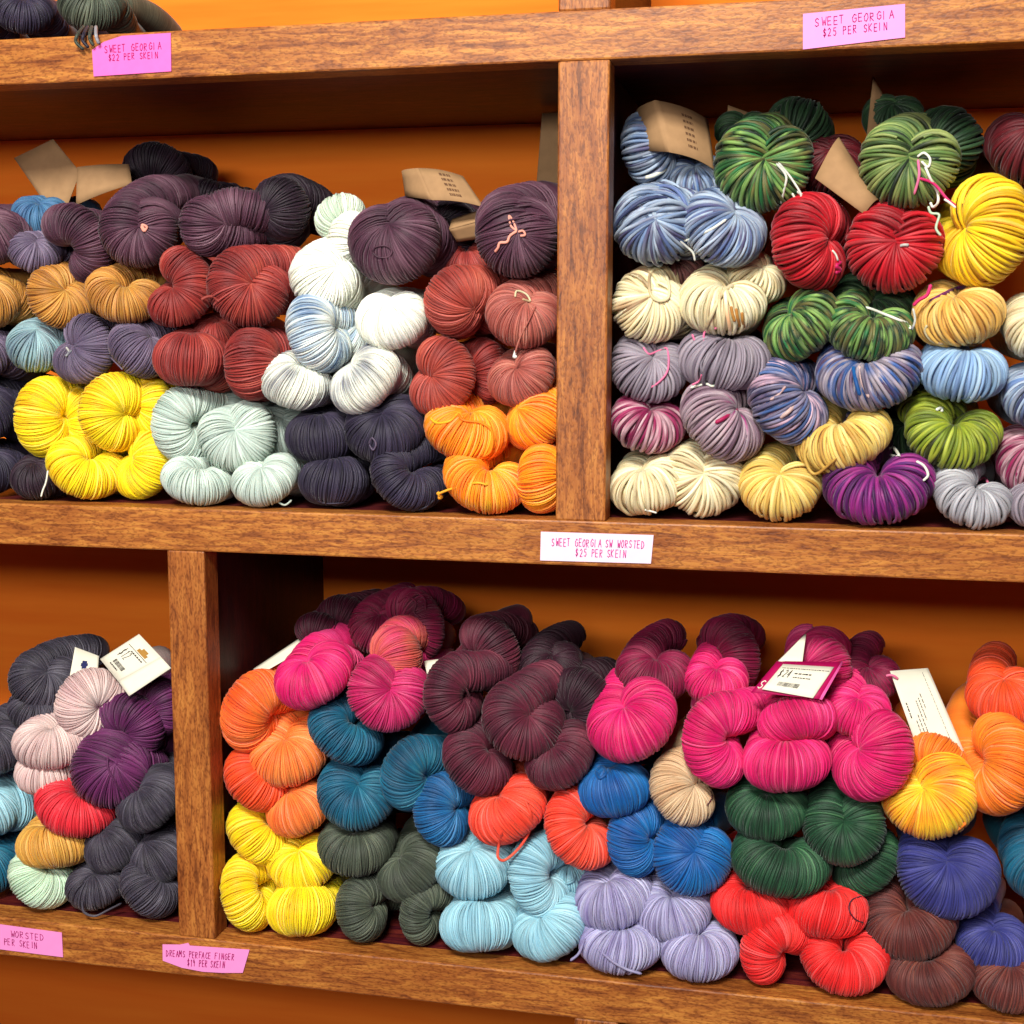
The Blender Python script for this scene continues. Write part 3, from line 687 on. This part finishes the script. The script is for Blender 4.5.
K('ch114', LLc, 130, 868, 60, 44, 90, 60, .10, 'charcoal', 'charcoal skein set back in the gap of the charcoal stack')
# --- lower right cubby
K('or120', LRc, 254, 708, 88, 62, 330, 55, .05, 'tangerine', 'tangerine skein, highest of the stack beside the left post', cover=.08, body=(.3, .2))
K('or121', LRc, 292, 755, 84, 62, 115, 40, .05, 'apricot', 'apricot orange skein with its notch at the upper left', body=(.1, .4))
K('or122', LRc, 250, 781, 78, 54, 50, 50, .045, 'tangdeep', 'deep orange skein against the left post above the yellow ones')
K('or123', LRc, 299, 809, 68, 54, 120, 65, .045, 'apricot', 'apricot orange skein between the yellow and teal skeins')
K('wd128', LRc, 345, 622, 62, 52, 230, 40, .15, 'winedark', 'dark wine skein at the back left of the heap top', cover=.09)
K('wd128b', LRc, 322, 634, 56, 40, 230, 50, .13, 'winedark', 'dark wine skein low at the back behind the hot pink one', cover=.08)
K('wi126', LRc, 380, 628, 66, 56, 90, 40, .14, 'wine', 'wine pink skein standing at the back behind the salmon one', cover=.09)
K('wi127', LRc, 418, 624, 80, 50, 200, 40, .13, 'wine', 'wine pink skein with curling strands, highest in the lower right cubby', cover=.09)
K('sa125', LRc, 396, 654, 60, 52, 200, 60, .07, 'salmon', 'salmon and pink skein rising behind the notched magenta one', cover=.08)
K('hp124', LRc, 316, 676, 84, 60, 122, 60, .045, 'hotpink', 'hot pink skein touching the tangerine one', cover=.06)
K('ma125', LRc, 388, 696, 84, 76, 75, 8, .045, 'magenta', 'magenta skein with a deep notch, between hot pink and maroon', cover=.07)
K('te129', LRc, 344, 735, 84, 54, 55, 55, .05, 'teal', 'teal skein slanting down below the hot pink one')
K('te130', LRc, 357, 797, 82, 68, 85, 20, .045, 'teal', 'round teal skein above the moss grey ones')
K('te131', LRc, 411, 770, 80, 60, -25, 45, .05, 'teal', 'teal skein slanting up, below the notched magenta one')
K('te132', LRc, 441, 808, 76, 58, -5, 40, .05, 'tealblue', 'bluish teal skein above the sky blue ones')
K('mo133', LRc, 356, 849, 80, 56, 95, 50, .05, 'moss', 'moss grey skein directly under the round teal one')
K('mo134', LRc, 412, 868, 76, 56, 140, 60, .05, 'moss', 'moss grey skein touching the upper sky blue one')
K('mo135', LRc, 359, 908, 66, 48, 10, 50, .04, 'moss', 'moss grey skein on the lower board next to the yellow ones', B)
K('mo136', LRc, 422, 910, 68, 46, -20, 45, .04, 'moss', 'moss grey skein on the lower board next to the sky blue one', B)
K('mo137', LRc, 390, 900, 60, 50, 90, 50, .11, 'moss', 'moss grey skein set back between the two on the board')
K('ye137', LRc, 248, 835, 74, 52, 45, 55, .045, 'yellow', 'bright yellow skein against the left post, upper of the two there')
K('ye138', LRc, 302, 864, 72, 56, 100, 35, .045, 'yellow', 'bright yellow skein under the lowest apricot orange one')
K('ye139', LRc, 245, 894, 80, 50, 10, 60, .04, 'yellow', 'bright yellow skein standing on the lower board against the left post', B)
K('ye140', LRc, 302, 911, 72, 50, 90, 85, .04, 'yellow', 'bright yellow skein lying on the lower board next to the moss grey one', B)
K('yeb', LRc, 272, 872, 54, 40, 90, 60, .08, 'yellow', 'bright yellow skein end in the gap of the yellow stack')
K('md1', LRc, 492, 652, 82, 56, 200, 50, .11, 'maroon', 'shaded maroon skein highest of the maroon heap', cover=.09)
K('md2', LRc, 551, 668, 66, 56, 90, 40, .11, 'marodark', 'dark maroon skein right of the heap top', cover=.09)
K('md3', LRc, 583, 700, 76, 62, 220, 50, .09, 'marodark', 'dark maroon skein behind the left hot magenta one', cover=.08)
K('mr141', LRc, 454, 690, 88, 62, -20, 30, .055, 'maroon', 'maroon skein next to the notched magenta one', cover=.07, body=(.15, .2))
K('mr143', LRc, 520, 722, 88, 76, 40, 25, .045, 'maroon', 'large maroon skein in the middle of the maroon heap', cover=.07, body=(.15, .2))
K('mr145', LRc, 475, 762, 80, 58, 40, 50, .05, 'maroon', 'maroon skein directly above the looped coral one')
K('mr146', LRc, 563, 758, 80, 58, 135, 45, .05, 'maroon', 'maroon skein directly above the two coral ones, at the right')
K('co148', LRc, 509, 811, 84, 60, 125, 60, .045, 'coral', 'coral skein with a long hanging loop')
K('co149', LRc, 576, 829, 88, 60, 25, 30, .045, 'coral', 'coral skein without a loop, left of the blue ones')
K('sk150', LRc, 476, 867, 86, 64, 110, 40, .05, 'sky', 'sky blue skein under the looped coral one', cover=.06)
K('sk151', LRc, 537, 877, 88, 52, 10, 45, .045, 'sky', 'sky blue skein standing upright under the coral pair')
K('sk151b', LRc, 570, 876, 50, 36, 90, 60, .075, 'sky', 'sky blue skein end showing beside the lilac skeins')
K('sk152', LRc, 481, 926, 84, 52, 90, 85, .04, 'sky', 'sky blue skein lying level on the lower board', B)
K('sk153', LRc, 551, 930, 80, 58, 125, 45, .04, 'sky', 'sky blue skein slanting on the lower board', B)
K('bl154', LRc, 614, 790, 74, 54, 100, 75, .05, 'blue', 'vivid blue skein directly under the left hot magenta one')
K('bl155', LRc, 633, 838, 76, 54, 0, 50, .05, 'blue', 'vivid blue skein standing upright next to the coral one')
K('bl156', LRc, 691, 858, 82, 76, 65, 8, .045, 'blue', 'round vivid blue skein under the beige one')
K('be157', LRc, 680, 788, 80, 62, 15, 30, .05, 'beige', 'beige skein, the only one of its colour')
K('li158', LRc, 615, 900, 84, 58, 115, 60, .045, 'lilac', 'lilac skein under the upright vivid blue one')
K('li160', LRc, 672, 914, 82, 58, 95, 50, .045, 'lilac', 'lilac skein under the round vivid blue one')
K('li159', LRc, 622, 946, 90, 56, 95, 60, .04, 'lilac', 'lilac skein on the lower board crossed by a loose strand', B)
K('li161', LRc, 700, 954, 80, 58, 95, 60, .04, 'lilac', 'lilac skein on the lower board next to the scarlet ones', B)
K('re162', LRc, 750, 908, 84, 56, 85, 65, .045, 'scarlet', 'scarlet skein, upper left of the four')
K('re163', LRc, 827, 911, 84, 56, 92, 75, .045, 'scarlet', 'scarlet skein with a thin dark loop at its right end')
K('re164', LRc, 772, 953, 82, 58, -40, 40, .04, 'scarlet', 'scarlet skein slanting on the lower board next to the lilac one', B)
K('re165', LRc, 845, 963, 92, 62, 95, 35, .04, 'scarlet', 'scarlet skein on the lower board next to the brown ones', B)
K('gr169', LRc, 868, 864, 78, 56, 140, 60, .07, 'forest', 'forest green skein tucked behind, above the brown one')
K('gr166', LRc, 768, 812, 84, 60, 95, 50, .055, 'forest', 'forest green skein under the middle hot magenta ones')
K('gr167', LRc, 781, 865, 102, 58, 85, 55, .045, 'forest', 'long forest green skein lying on the scarlet ones')
K('gr168', LRc, 845, 831, 84, 74, 100, 15, .045, 'forest', 'round forest green skein with notch on top')
K('pk0', LRc, 655, 676, 80, 56, 90, 50, .10, 'wine', 'wine pink skein behind the leftmost hot magenta one', cover=.09)
K('pk1', LRc, 733, 654, 82, 54, 200, 50, .14, 'wine', 'wine pink skein at the back left of the white price sticker', cover=.09)
K('pk1b', LRc, 716, 682, 66, 50, 90, 50, .09, 'hotpink', 'hot magenta skein end behind the one below the wine pink skein', cover=.07)
K('pk2', LRc, 822, 668, 66, 60, 180, 40, .10, 'magenta', 'magenta skein wearing the magenta band with a white price sticker', cover=.09)
K('pk3', LRc, 868, 680, 66, 50, 90, 50, .13, 'wine', 'wine pink skein at the back left of the long white hang tag', cover=.09)
K('pk170', LRc, 635, 722, 96, 74, 130, 45, .045, 'hotpink', 'hot magenta skein directly above the vivid blue and beige ones', cover=.07)
K('pk172', LRc, 715, 737, 98, 70, -8, 30, .045, 'hotpink', 'hot magenta skein second from left, touching the beige one', cover=.07, body=(.0, .2))
K('pk175', LRc, 797, 720, 82, 50, 285, 72, .055, 'hotpink', 'hot magenta skein directly under the white price sticker', cover=.06)
K('pk174', LRc, 787, 763, 90, 58, 98, 72, .042, 'hotpink', 'hot magenta skein lying level above the forest green ones')
K('pk177', LRc, 858, 712, 68, 54, 90, 50, .07, 'hotpink', 'hot magenta skein end behind the rightmost magenta one', cover=.06)
K('pk176', LRc, 877, 757, 96, 72, 160, 38, .045, 'hotpink', 'rightmost hot magenta skein, next to the yellow orange one', cover=.08)
K('su180', LRc, 934, 757, 70, 48, 250, 50, .075, 'sunorange', 'orange skein end rising behind the yellow orange one under the long tag')
K('su179', LRc, 934, 799, 98, 80, 135, 20, .045, 'sunset', 'yellow orange skein with orange ends, below the long white tag')
K('su181', LRc, 1004, 764, 106, 70, 180, 55, .05, 'sunorange', 'orange skein standing at the right edge', cover=.07)
K('su182', LRc, 1004, 697, 76, 62, 90, 50, .09, 'tangdeep', 'shaded orange skein above the orange one at the right edge', cover=.09)
K('ro182', LRc, 948, 878, 102, 82, 95, 20, .045, 'royal', 'large royal blue skein above the brown ones', cover=.07)
K('br183', LRc, 914, 925, 98, 70, 120, 35, .045, 'brown', 'brown skein directly under the large royal blue one')
K('br184', LRc, 930, 984, 92, 60, 100, 50, .04, 'brown', 'brown skein on the lower board next to the scarlet one', B)
K('ro185', LRc, 993, 945, 74, 58, 90, 50, .05, 'royal', 'small royal blue skein end at the right edge under the large one')
K('br186', LRc, 1008, 1000, 78, 56, 90, 50, .04, 'brown', 'brown skein on the lower board in the far right corner', B)
K('xr6', LRc, 1044, 870, 80, 70, 90, 50, .05, 'teal', 'teal skein past the large royal blue one at the far right')
K('xr7', LRc, 1052, 790, 76, 70, 90, 50, .06, 'maroon', 'maroon skein past the orange one at the far right')
# --- left of the frame line and above
K('xl1', UL, -12, 300, 66, 58, 90, 50, .05, 'amber', 'amber skein past the left edge amber one')
K('xl2', UL, -8, 236, 66, 58, 90, 50, .05, 'plum', 'plum skein past the grey plum one at the far left')
K('xl3', UL, -18, 352, 62, 54, 90, 60, .05, 'lilacgrey', 'lilac grey skein past the blue grey one at the far left')
K('xl4', UL, -14, 412, 66, 64, 90, 60, .05, 'navy', 'navy skein past the yellow ones at the far left')
K('xl5', UL, -12, 470, 64, 50, 90, 60, .04, 'navy', 'navy skein on the board at the far left', B)
K('xl6', LLc, -8, 748, 70, 56, 90, 60, .05, 'charcoal', 'charcoal skein past the pale pink ones at the far left')
K('xl7', LLc, -10, 810, 66, 60, 90, 60, .05, 'sky', 'sky blue skein past the coral red one at the far left')
K('xl8', LLc, -14, 868, 66, 56, 90, 60, .04, 'teal', 'teal skein on the lower board at the far left', B)
K('xt1', 'TL', 24, 12, 60, 44, 90, 60, .04, 'navy', 'navy skein on the top shelf at the far left', B)
K('xt2', 'TL', 92, 8, 66, 46, 90, 60, .04, 'moss', 'moss grey skein on the top shelf with a tail over the rail', B)
K('xt3', 'TL', -30, 16, 66, 50, 90, 60, .04, 'navy', 'navy skein on the top shelf in the far left corner', B)

# ------------------------------------------------------------------ ties and loose tails
def T(key, pts, colr, rad=0.0009, off=0.0012, label=None): return tie(S_[key], pts, colr, rad, label, off)
T('pB', [(141, 226), (144, 231), (147, 227), (142, 225), (146, 232)], 'peach', .0012)
T('l43', [(66, 347), (69, 352), (66, 356), (72, 350)], 'greywhite', .0011)
T('rr46', [(201, 300), (207, 297), (214, 297), (219, 302)], 'rust', .0015)
T('pE', [(372, 252), (376, 247), (386, 246), (392, 251), (388, 257), (378, 257), (372, 252)], 'plum', .0009)
T('pF', [(517, 231), (511, 226), (509, 216), (513, 221), (517, 231)], 'peach', .0010)
T('pF', [(517, 231), (510, 236), (507, 242), (500, 243), (498, 248), (495, 252)], 'peach', .0013)
T('pF', [(518, 232), (523, 231), (525, 235), (520, 236)], 'peach', .0011)
T('r19', [(515, 297), (517, 291), (526, 294), (530, 301), (522, 299)], 'cream', .0010)
T('r19', [(536, 306), (529, 320), (520, 338), (515, 353)], 'rose', .0009)
T('r19', [(516, 350), (514, 357), (517, 356)], 'white', .0014)
T('o22', [(457, 412), (463, 420), (481, 423), (492, 432), (490, 452), (474, 459)], 'orange', .0012)
T('o22', [(430, 418), (437, 423), (450, 421), (459, 413), (463, 418)], 'sunset', .0013)
T('r20', [(468, 400), (476, 391), (489, 390), (492, 395), (480, 399)], 'rust', .0012)
T('o24', [(438, 494), (451, 489), (475, 483), (488, 485)], 'sunset', .0012)
T('o24', [(437, 492), (441, 497), (438, 498)], 'sunset', .0018)
T('n27', [(369, 444), (372, 438), (376, 444), (373, 450), (369, 444)], 'lilacgrey', .0009)
T('n29', [(400, 507), (412, 509), (424, 508), (434, 500)], 'navy', .0010)
T('n28', [(312, 492), (320, 502), (340, 503), (362, 497)], 'navy', .0009)
T('y38', [(48, 470), (46, 482), (43, 490), (41, 497)], 'white', .0009)
T('m33', [(292, 500), (285, 505), (278, 502)], 'mint', .0010)
T('l44', [(110, 357), (121, 368), (122, 370)], 'lilacgrey', .0008)
T('b60', [(645, 178), (655, 175), (667, 169)], 'greywhite', .0019)
T('b62', [(727, 219), (710, 230), (687, 240), (680, 238)], 'white', .0012)
T('b62', [(680, 241), (687, 247), (693, 253), (695, 261)], 'greywhite', .0010)
T('g63', [(776, 163), (786, 176), (784, 190), (781, 204)], 'greywhite', .0011)
T('g63', [(778, 162), (791, 178), (801, 195), (796, 199), (792, 193)], 'greywhite', .0010)
T('g63', [(797, 191), (803, 196), (809, 200)], 'white', .0013)
T('r64', [(832, 250), (836, 255), (838, 261)], 'greywhite', .0009)
T('r64', [(841, 262), (836, 266), (840, 270), (835, 273)], 'hotpink', .0018)
T('r66', [(900, 246), (904, 245), (909, 245)], 'greywhite', .0013)
T('r66', [(931, 284), (927, 295), (919, 300), (913, 306)], 'hotpink', .0016)
T('r66', [(913, 308), (915, 320), (912, 330)], 'greywhite', .0010)
T('g67', [(917, 157), (924, 153), (930, 159), (928, 167), (921, 161)], 'white', .0011)
T('g67', [(925, 166), (930, 178), (937, 191), (938, 202), (933, 207), (930, 202)], 'white', .0012)
T('g67', [(918, 159), (919, 176), (914, 195)], 'pink', .0012)
T('g67', [(919, 178), (934, 184), (947, 199), (956, 206)], 'hotpink', .0012)
T('g67', [(944, 199), (950, 203), (956, 208)], 'white', .0010)
T('g67', [(928, 206), (931, 213), (939, 215), (936, 228), (941, 236)], 'palemint', .0011)
T('c69', [(650, 273), (656, 269), (664, 273), (669, 285), (668, 298), (659, 301), (651, 295), (649, 281), (650, 273)], 'cream', .0014, .0025)
T('c70', [(734, 285), (723, 292), (713, 312), (706, 329)], 'cream', .0018)
T('c70', [(692, 334), (696, 342), (703, 341), (705, 332), (717, 328)], 'pink', .0010)
for a_ in ((731, 306, 735, 322), (736, 308, 740, 327), (742, 312, 744, 328)):
    T('c70', [(a_[0], a_[1]), ((a_[0]+a_[2])/2-.5, (a_[1]+a_[3])/2), (a_[2], a_[3])], 'amber', .0014, .0006)
T('gy71', [(643, 347), (649, 354), (658, 351), (667, 349), (668, 369), (659, 382), (643, 392)], 'pink', .0009)
T('gy72', [(717, 341), (702, 361), (702, 375)], 'grey', .0012)
T('gy72', [(702, 374), (699, 381), (692, 385)], 'pink', .0009)
T('gp80', [(690, 388), (705, 384), (713, 386), (721, 381), (727, 379)], 'white', .0012)
T('gp80', [(715, 423), (726, 417), (738, 409)], 'magenta', .0019, .0008)
T('mb76', [(780, 418), (788, 412), (796, 404)], 'palepink', .0019, .0008)
T('mb76', [(770, 400), (778, 395), (786, 386)], 'palepink', .0012, .0008)
T('mb77', [(853, 366), (856, 382), (860, 396)], 'blue', .0018, .0008)
T('mb77', [(859, 365), (862, 382), (869, 398)], 'palepink', .0014, .0008)
T('g74', [(855, 307), (868, 308), (884, 314), (899, 320), (909, 324), (910, 329)], 'white', .0012)
T('s75', [(929, 302), (944, 294), (958, 288), (975, 286)], 'purple', .0017)
T('s75', [(927, 325), (925, 332), (932, 341), (944, 344)], 'cream', .0011)
T('s75', [(962, 344), (975, 345), (985, 341)], 'cream', .0014)
T('sb78', [(970, 397), (976, 401), (981, 396)], 'greywhite', .0009)
T('h84', [(821, 416), (810, 423), (808, 442), (805, 458), (815, 474), (837, 458)], 'straw', .0014)
T('pu85', [(916, 461), (924, 466), (928, 475), (923, 481)], 'greywhite', .0012)
T('pu85', [(889, 449), (893, 447), (899, 456), (891, 455), (895, 450)], 'white', .0014)
T('ol86', [(936, 410), (941, 408), (942, 412)], 'white', .0014)
T('si87', [(979, 480), (985, 478), (988, 483)], 'pink', .0012)
T('c81', [(641, 509), (650, 511), (657, 513)], 'greywhite', .0009)
T('ch113', [(72, 901), (76, 890), (84, 882)], 'charcoal', .0015)
T('ch113', [(82, 900), (84, 912), (95, 916), (108, 910), (122, 903)], 'charcoal', .0012)
T('v104', [(108, 757), (108, 768), (114, 780), (121, 792)], 'violet', .0010)
T('co148', [(525, 800), (531, 815), (530, 830), (519, 848), (505, 860), (498, 857), (499, 844), (502, 832)], 'coral', .0014, .0016)
T('be157', [(699, 778), (706, 781), (708, 787)], 'beige', .0016)
T('be157', [(707, 783), (712, 796), (707, 806)], 'maroon', .0006)
T('li159', [(598, 949), (612, 961), (626, 969), (642, 974)], 'lilac', .0013)
T('li159', [(570, 961), (579, 953), (585, 938)], 'lilac', .0013)
T('re163', [(862, 896), (852, 900), (849, 909), (855, 919), (864, 923)], 'maroon', .0007)
T('wi127', [(398, 603), (406, 596), (416, 602), (414, 612), (420, 618)], 'wine', .0012)
T('wi127', [(404, 599), (414, 592), (424, 598), (426, 610)], 'wine', .0012)
T('mr141', [(466, 688), (470, 701), (465, 716)], 'maroon', .0010)
T('ye138', [(273, 839), (267, 851), (271, 860), (280, 853)], 'yellow', .0012)
T('bl154', [(596, 771), (602, 767), (606, 773), (600, 778), (596, 772)], 'blue', .0018)
T('su179', [(955, 831), (960, 828), (966, 823)], 'sunorange', .0014)
T('sk151', [(567, 880), (572, 870), (578, 868), (574, 880), (566, 884)], 'sky', .0014)
for i_, c_ in enumerate(('moss', 'navy', 'moss', 'silver')):
    me_ = string_mesh('yarn_tail', np.array([at(84+i_*4, 26, .02), at(78+i_*6, 34, -.004), at(76+i_*7, 42-i_, -.006), at(84+i_*5, 50-i_*2, -.005)])-S_['xt2']['base'], .0016)
    link('yarn_tail', me_, ym(c_), S_['xt2']['o'])

# ------------------------------------------------------------------ paper bands and tags
KR = flat_mat('kraft_paper', (166, 130, 92), 0.8); KRP = flat_mat('kraft_print', (104, 74, 52), 0.8)
WP = flat_mat('white_card', (232, 228, 208), 0.7, .02); INK = flat_mat('ink', (52, 48, 50), 0.7)
BL = flat_mat('blue_ink', (28, 34, 88), 0.6); MG = flat_mat('magenta_card', (176, 12, 84), 0.5); BRN = flat_mat('tan_ink', (176, 130, 60), 0.7)
def P_(key, name, c, mat, **k): return patch(S_[key], name, c, mat, **k)
P_('ste', 'label_band', [(14, 158, .12), (53, 139, .12), (80, 172, .105), (60, 225, .10)], KR, label='kraft paper band')
o_, f_, n_ = P_('ste', 'label_band', [(77, 167, .105), (129, 164, .12), (132, 184, .11), (76, 205, .10)], KR, bend=.004, label='kraft paper band, folded side')
P_('pE', 'label_band', [(402, 173, .10), (418, 168, .065), (432, 200, .05), (405, 196, .09)], KR, bend=.006, label='inner curl of the kraft paper band')
o_, f_, n_ = P_('pE', 'label_band', [(418, 168, .065), (463, 176, .075), (484, 207, .062), (432, 200, .05)], KR, bend=.003, label='kraft paper band with brown print')
printed(f_, [r_ for k_ in range(5) for r_ in textrow(.40, .12+.16*k_, .64, .20+.16*k_, 5, k_)], KRP, o_)
P_('pF', 'label_band', [(452, 219, .085), (506, 201, .09), (508, 213, .075), (449, 229, .07)], KR, label='kraft paper band edge')
P_('pF', 'label_band', [(449, 229, .07), (508, 212, .075), (500, 236, .085), (457, 242, .08)], KR, label='kraft paper band underside')
P_('pF', 'label_tag', [(542, 113, .23), (566, 111, .23), (564, 192, .20), (536, 190, .20)], KR, label='kraft paper tag standing upright')
P_('b60', 'label_band', [(636, 114, .10), (655, 100, .065), (669, 152, .05), (643, 150, .09)], KR, bend=.006, label='inner curl of the kraft paper band')
o_, f_, n_ = P_('b60', 'label_band', [(655, 100, .065), (708, 119, .09), (715, 170, .075), (669, 152, .05)], KR, bend=.004, label='kraft paper band with brown print')
printed(f_, [r_ for k_ in range(6) for r_ in textrow(.42, .15+.12*k_, .62, .20+.12*k_, 4, k_+9)], KRP, o_)
P_('g63c', 'label_tag', [(728, 105, .15), (753, 114, .15), (750, 132, .14), (725, 130, .14)], KR, label='tip of a kraft paper tag')
P_('r65', 'label_band', [(815, 178, .045), (839, 137, .075), (881, 203, .06), (864, 214, .035)], KR, bend=.011, label='folded kraft paper band')
P_('g67', 'label_tag', [(866, 141, .10), (873, 77, .13), (891, 107, .13), (888, 140, .10)], KR, label='pointed kraft paper tag')
o_, f_, n_ = P_('ch100', 'hang_tag', [(75, 647, .065), (99, 656, .075), (97, 682, .065), (66, 697, .045)], WP, label='small white tag')
printed(f_, [(.38, .25, .56, .31), (.34, .31, .60, .39), (.38, .39, .56, .45)], BL, o_, label='blue oval')
o_, f_, n_ = P_('v105', 'hang_tag', [(139, 634, .075), (161, 657, .06), (118, 681, .05), (100, 659, .065)], WP, label='large white hang tag')
P_('v105', 'hang_tag', [(118, 681, .05), (161, 657, .06), (171, 668, .058), (129, 696, .04)], WP, label='folded end of the white hang tag')
printed(f_, barcode(.30, .72, .78, .82, 18)+textrow(.10, .30, .95, .315, 30, 4)+textrow(.35, .36, .85, .39, 9, 5)+textrow(.30, .86, .66, .89, 8, 6), INK, o_)
writing(f_, [('$12', .18, .5, .40, .62)], .0006, INK, o_, 'price')
printed(f_, [(.42, .20, .80, .28), (.50, .14, .72, .20)], BRN, o_, 'mountain_print')
P_('hp124', 'hang_tag', [(253, 669, .095), (318, 626, .14), (318, 641, .13), (262, 673, .085)], WP, label='edge of a white tag')
P_('mr141', 'hang_tag', [(424, 661, .085), (439, 659, .085), (437, 668, .075), (428, 679, .07)], WP, label='corner of a white tag')
P_('pk2', 'label_band', [(804, 635, .085), (806, 634, .085), (802, 664, .055), (778, 661, .055)], WP, label='white inner flap of the band')
o_, f_, n_ = P_('pk2', 'label_band', [(777, 661, .055), (842, 662, .06), (820, 699, .028), (751, 692, .028)], MG, label='magenta paper band')
st_, fs_, n2_ = patch(S_['pk2'], 'price_sticker', [(783, 664, .0515), (834, 667, .0535), (813, 698, .0265), (762, 689, .0275)], WP, label='white price sticker', parent=o_)
printed(fs_, textrow(.05, .14, .98, .16, 26, 1)+textrow(.36, .30, .70, .34, 8, 2)+textrow(.38, .44, .72, .47, 8, 3)+barcode(.20, .66, .62, .80, 20, 4), INK, o_)
writing(fs_, [('$24', .08, .32, .22, .48)], .0006, INK, o_, 'price')
writing(f_, [('S', .035, .13, .62, .86)], .0008, WP, o_, 'lettering')
P_('pk2', 'label_band', [(842, 661, .06), (843, 663, .06), (822, 700, .027), (819, 699, .028)], flat_mat('pink_edge', (226, 90, 160), .6), label='folded edge of the band')
o_, f_, n_ = P_('pk3', 'hang_tag', [(890, 671, .10), (928, 668, .11), (964, 751, .065), (919, 753, .06)], WP, label='long white hang tag')
def vrow(u_0, v_0, v_1, n, seed, w=.02): return [(u_0, a, u_0+w, c) for (a, b_, c, d_) in textrow(v_0, 0, v_1, 1, n, seed)]
printed(f_, vrow(.80, .05, .95, 30, 1, .012)+vrow(.52, .30, .48, 5, 2)+vrow(.44, .35, .62, 9, 3)+vrow(.36, .38, .95, 18, 4)+vrow(.28, .55, .97, 12, 5)+vrow(.20, .62, .97, 12, 6)+vrow(.10, .40, .60, 5, 7, .03), INK, o_)
me_ = string_mesh('tag_string', np.array([at(886, 676, .095), at(890, 675, .094), at(894, 676, .094), at(898, 679, .096)])-S_['pk3']['base'], .0012)
link('tag_string', me_, tmat('pink'), S_['pk3']['o'])

# ------------------------------------------------------------------ price cards stuck on the rails
import bmesh
PC = {'pink': flat_mat('pink_card', (246, 150, 214), .6, .02), 'pale': flat_mat('pale_pink_card', (242, 214, 234), .6, .02), 'deep': flat_mat('deep_pink_card', (244, 110, 190), .6, .03)}
PI1 = flat_mat('pink_pen', (214, 60, 150), .6); PI2 = flat_mat('magenta_pen', (176, 24, 110), .6)
def card(poly, mat, label, lines=None, frame=None, pen=.0006, ink=None, seed=1):
    pts = [at(x, y, -0.0006) for x, y in poly]; c = sum(pts)/len(pts)
    bm = bmesh.new(); vs = [bm.verts.new(p-c) for p in pts]; f = bm.faces.new(vs); f.normal_update()
    if f.normal.y > 0: f.normal_flip()
    e = bmesh.ops.extrude_face_region(bm, geom=[f])
    for v in [g for g in e['geom'] if isinstance(g, bmesh.types.BMVert)]: v.co.y -= 0.0006
    bmesh.ops.recalc_face_normals(bm, faces=bm.faces[:])
    me = bpy.data.meshes.new('price_card'); bm.to_mesh(me); bm.free()
    o = link('price_card', me, mat); o.location = c
    tag(o, label, 'price card', 'pink price cards on the shelf rails')
    if lines:
        q = [at(x, y, -0.0016) for x, y in frame]
        def fn(u, v): return (q[0]*(1-u)+q[1]*u)*(1-v)+(q[3]*(1-u)+q[2]*u)*v-c
        writing(fn, lines, pen, ink or PI1, o, seed=seed)
    return o
card([(541, 531.6), (653.7, 535), (651, 563.5), (540.3, 560.3)], PC['pale'], 'pale pink price card in the middle of the middle rail',
     [('SWEET GEORGIA SW WORSTED', .10, .93, .22, .48), ('$25 PER SKEIN', .32, .78, .56, .82)], [(541, 531.6), (653.7, 535), (651, 563.5), (540.3, 560.3)], .0006)
card([(162.8, 944.3), (180, 944.5), (188.5, 942.8), (190, 945.5), (249.7, 949.6), (243, 972.6), (222, 972.6), (203, 971.5), (182, 967.5), (163, 960.4)], PC['pink'], 'pink price card with torn corner on the lower rail under the left post',
     [('DREAMS PERFACE FINGER', .04, .84, .24, .50), ('$19 PER SKEIN', .29, .74, .58, .86)], [(162.8, 944.3), (249.7, 949.6), (247, 972.6), (162.8, 967.6)], .0006, PI2)
card([(-24, 921), (62, 932.5), (63.3, 957), (-24, 946)], PC['pink'], 'pink price card on the lower rail at the left edge',
     [('$24 PER SKEIN', .15, .72, .55, .80), ('WORSTED', .40, .80, .2, .45)], [(-24, 921), (62, 932.5), (63.3, 957), (-24, 946)], .0006, PI2)
card([(92.4, 50), (104, 42), (122, 36), (171, 33), (171.5, 71.4), (94, 76.5)], PC['deep'], 'bright pink price card on the top rail at the left',
     [('SWEET GEORGIA', .15, .88, .22, .40), ('$22 PER SKEIN', .2, .84, .46, .62)], [(92.4, 38), (171, 33), (171.5, 71.4), (94, 76.5)], .0006, PI2)
card([(803, 14), (905, 4), (905, 37.5), (803, 49.5)], PC['pink'], 'pink price card on the top rail above the right cubby',
     [('SWEET GEORGIA', .12, .9, .15, .38), ('$25 PER SKEIN', .2, .84, .48, .70)], [(803, 14), (905, 4), (905, 37.5), (803, 49.5)], .0006, PI2)
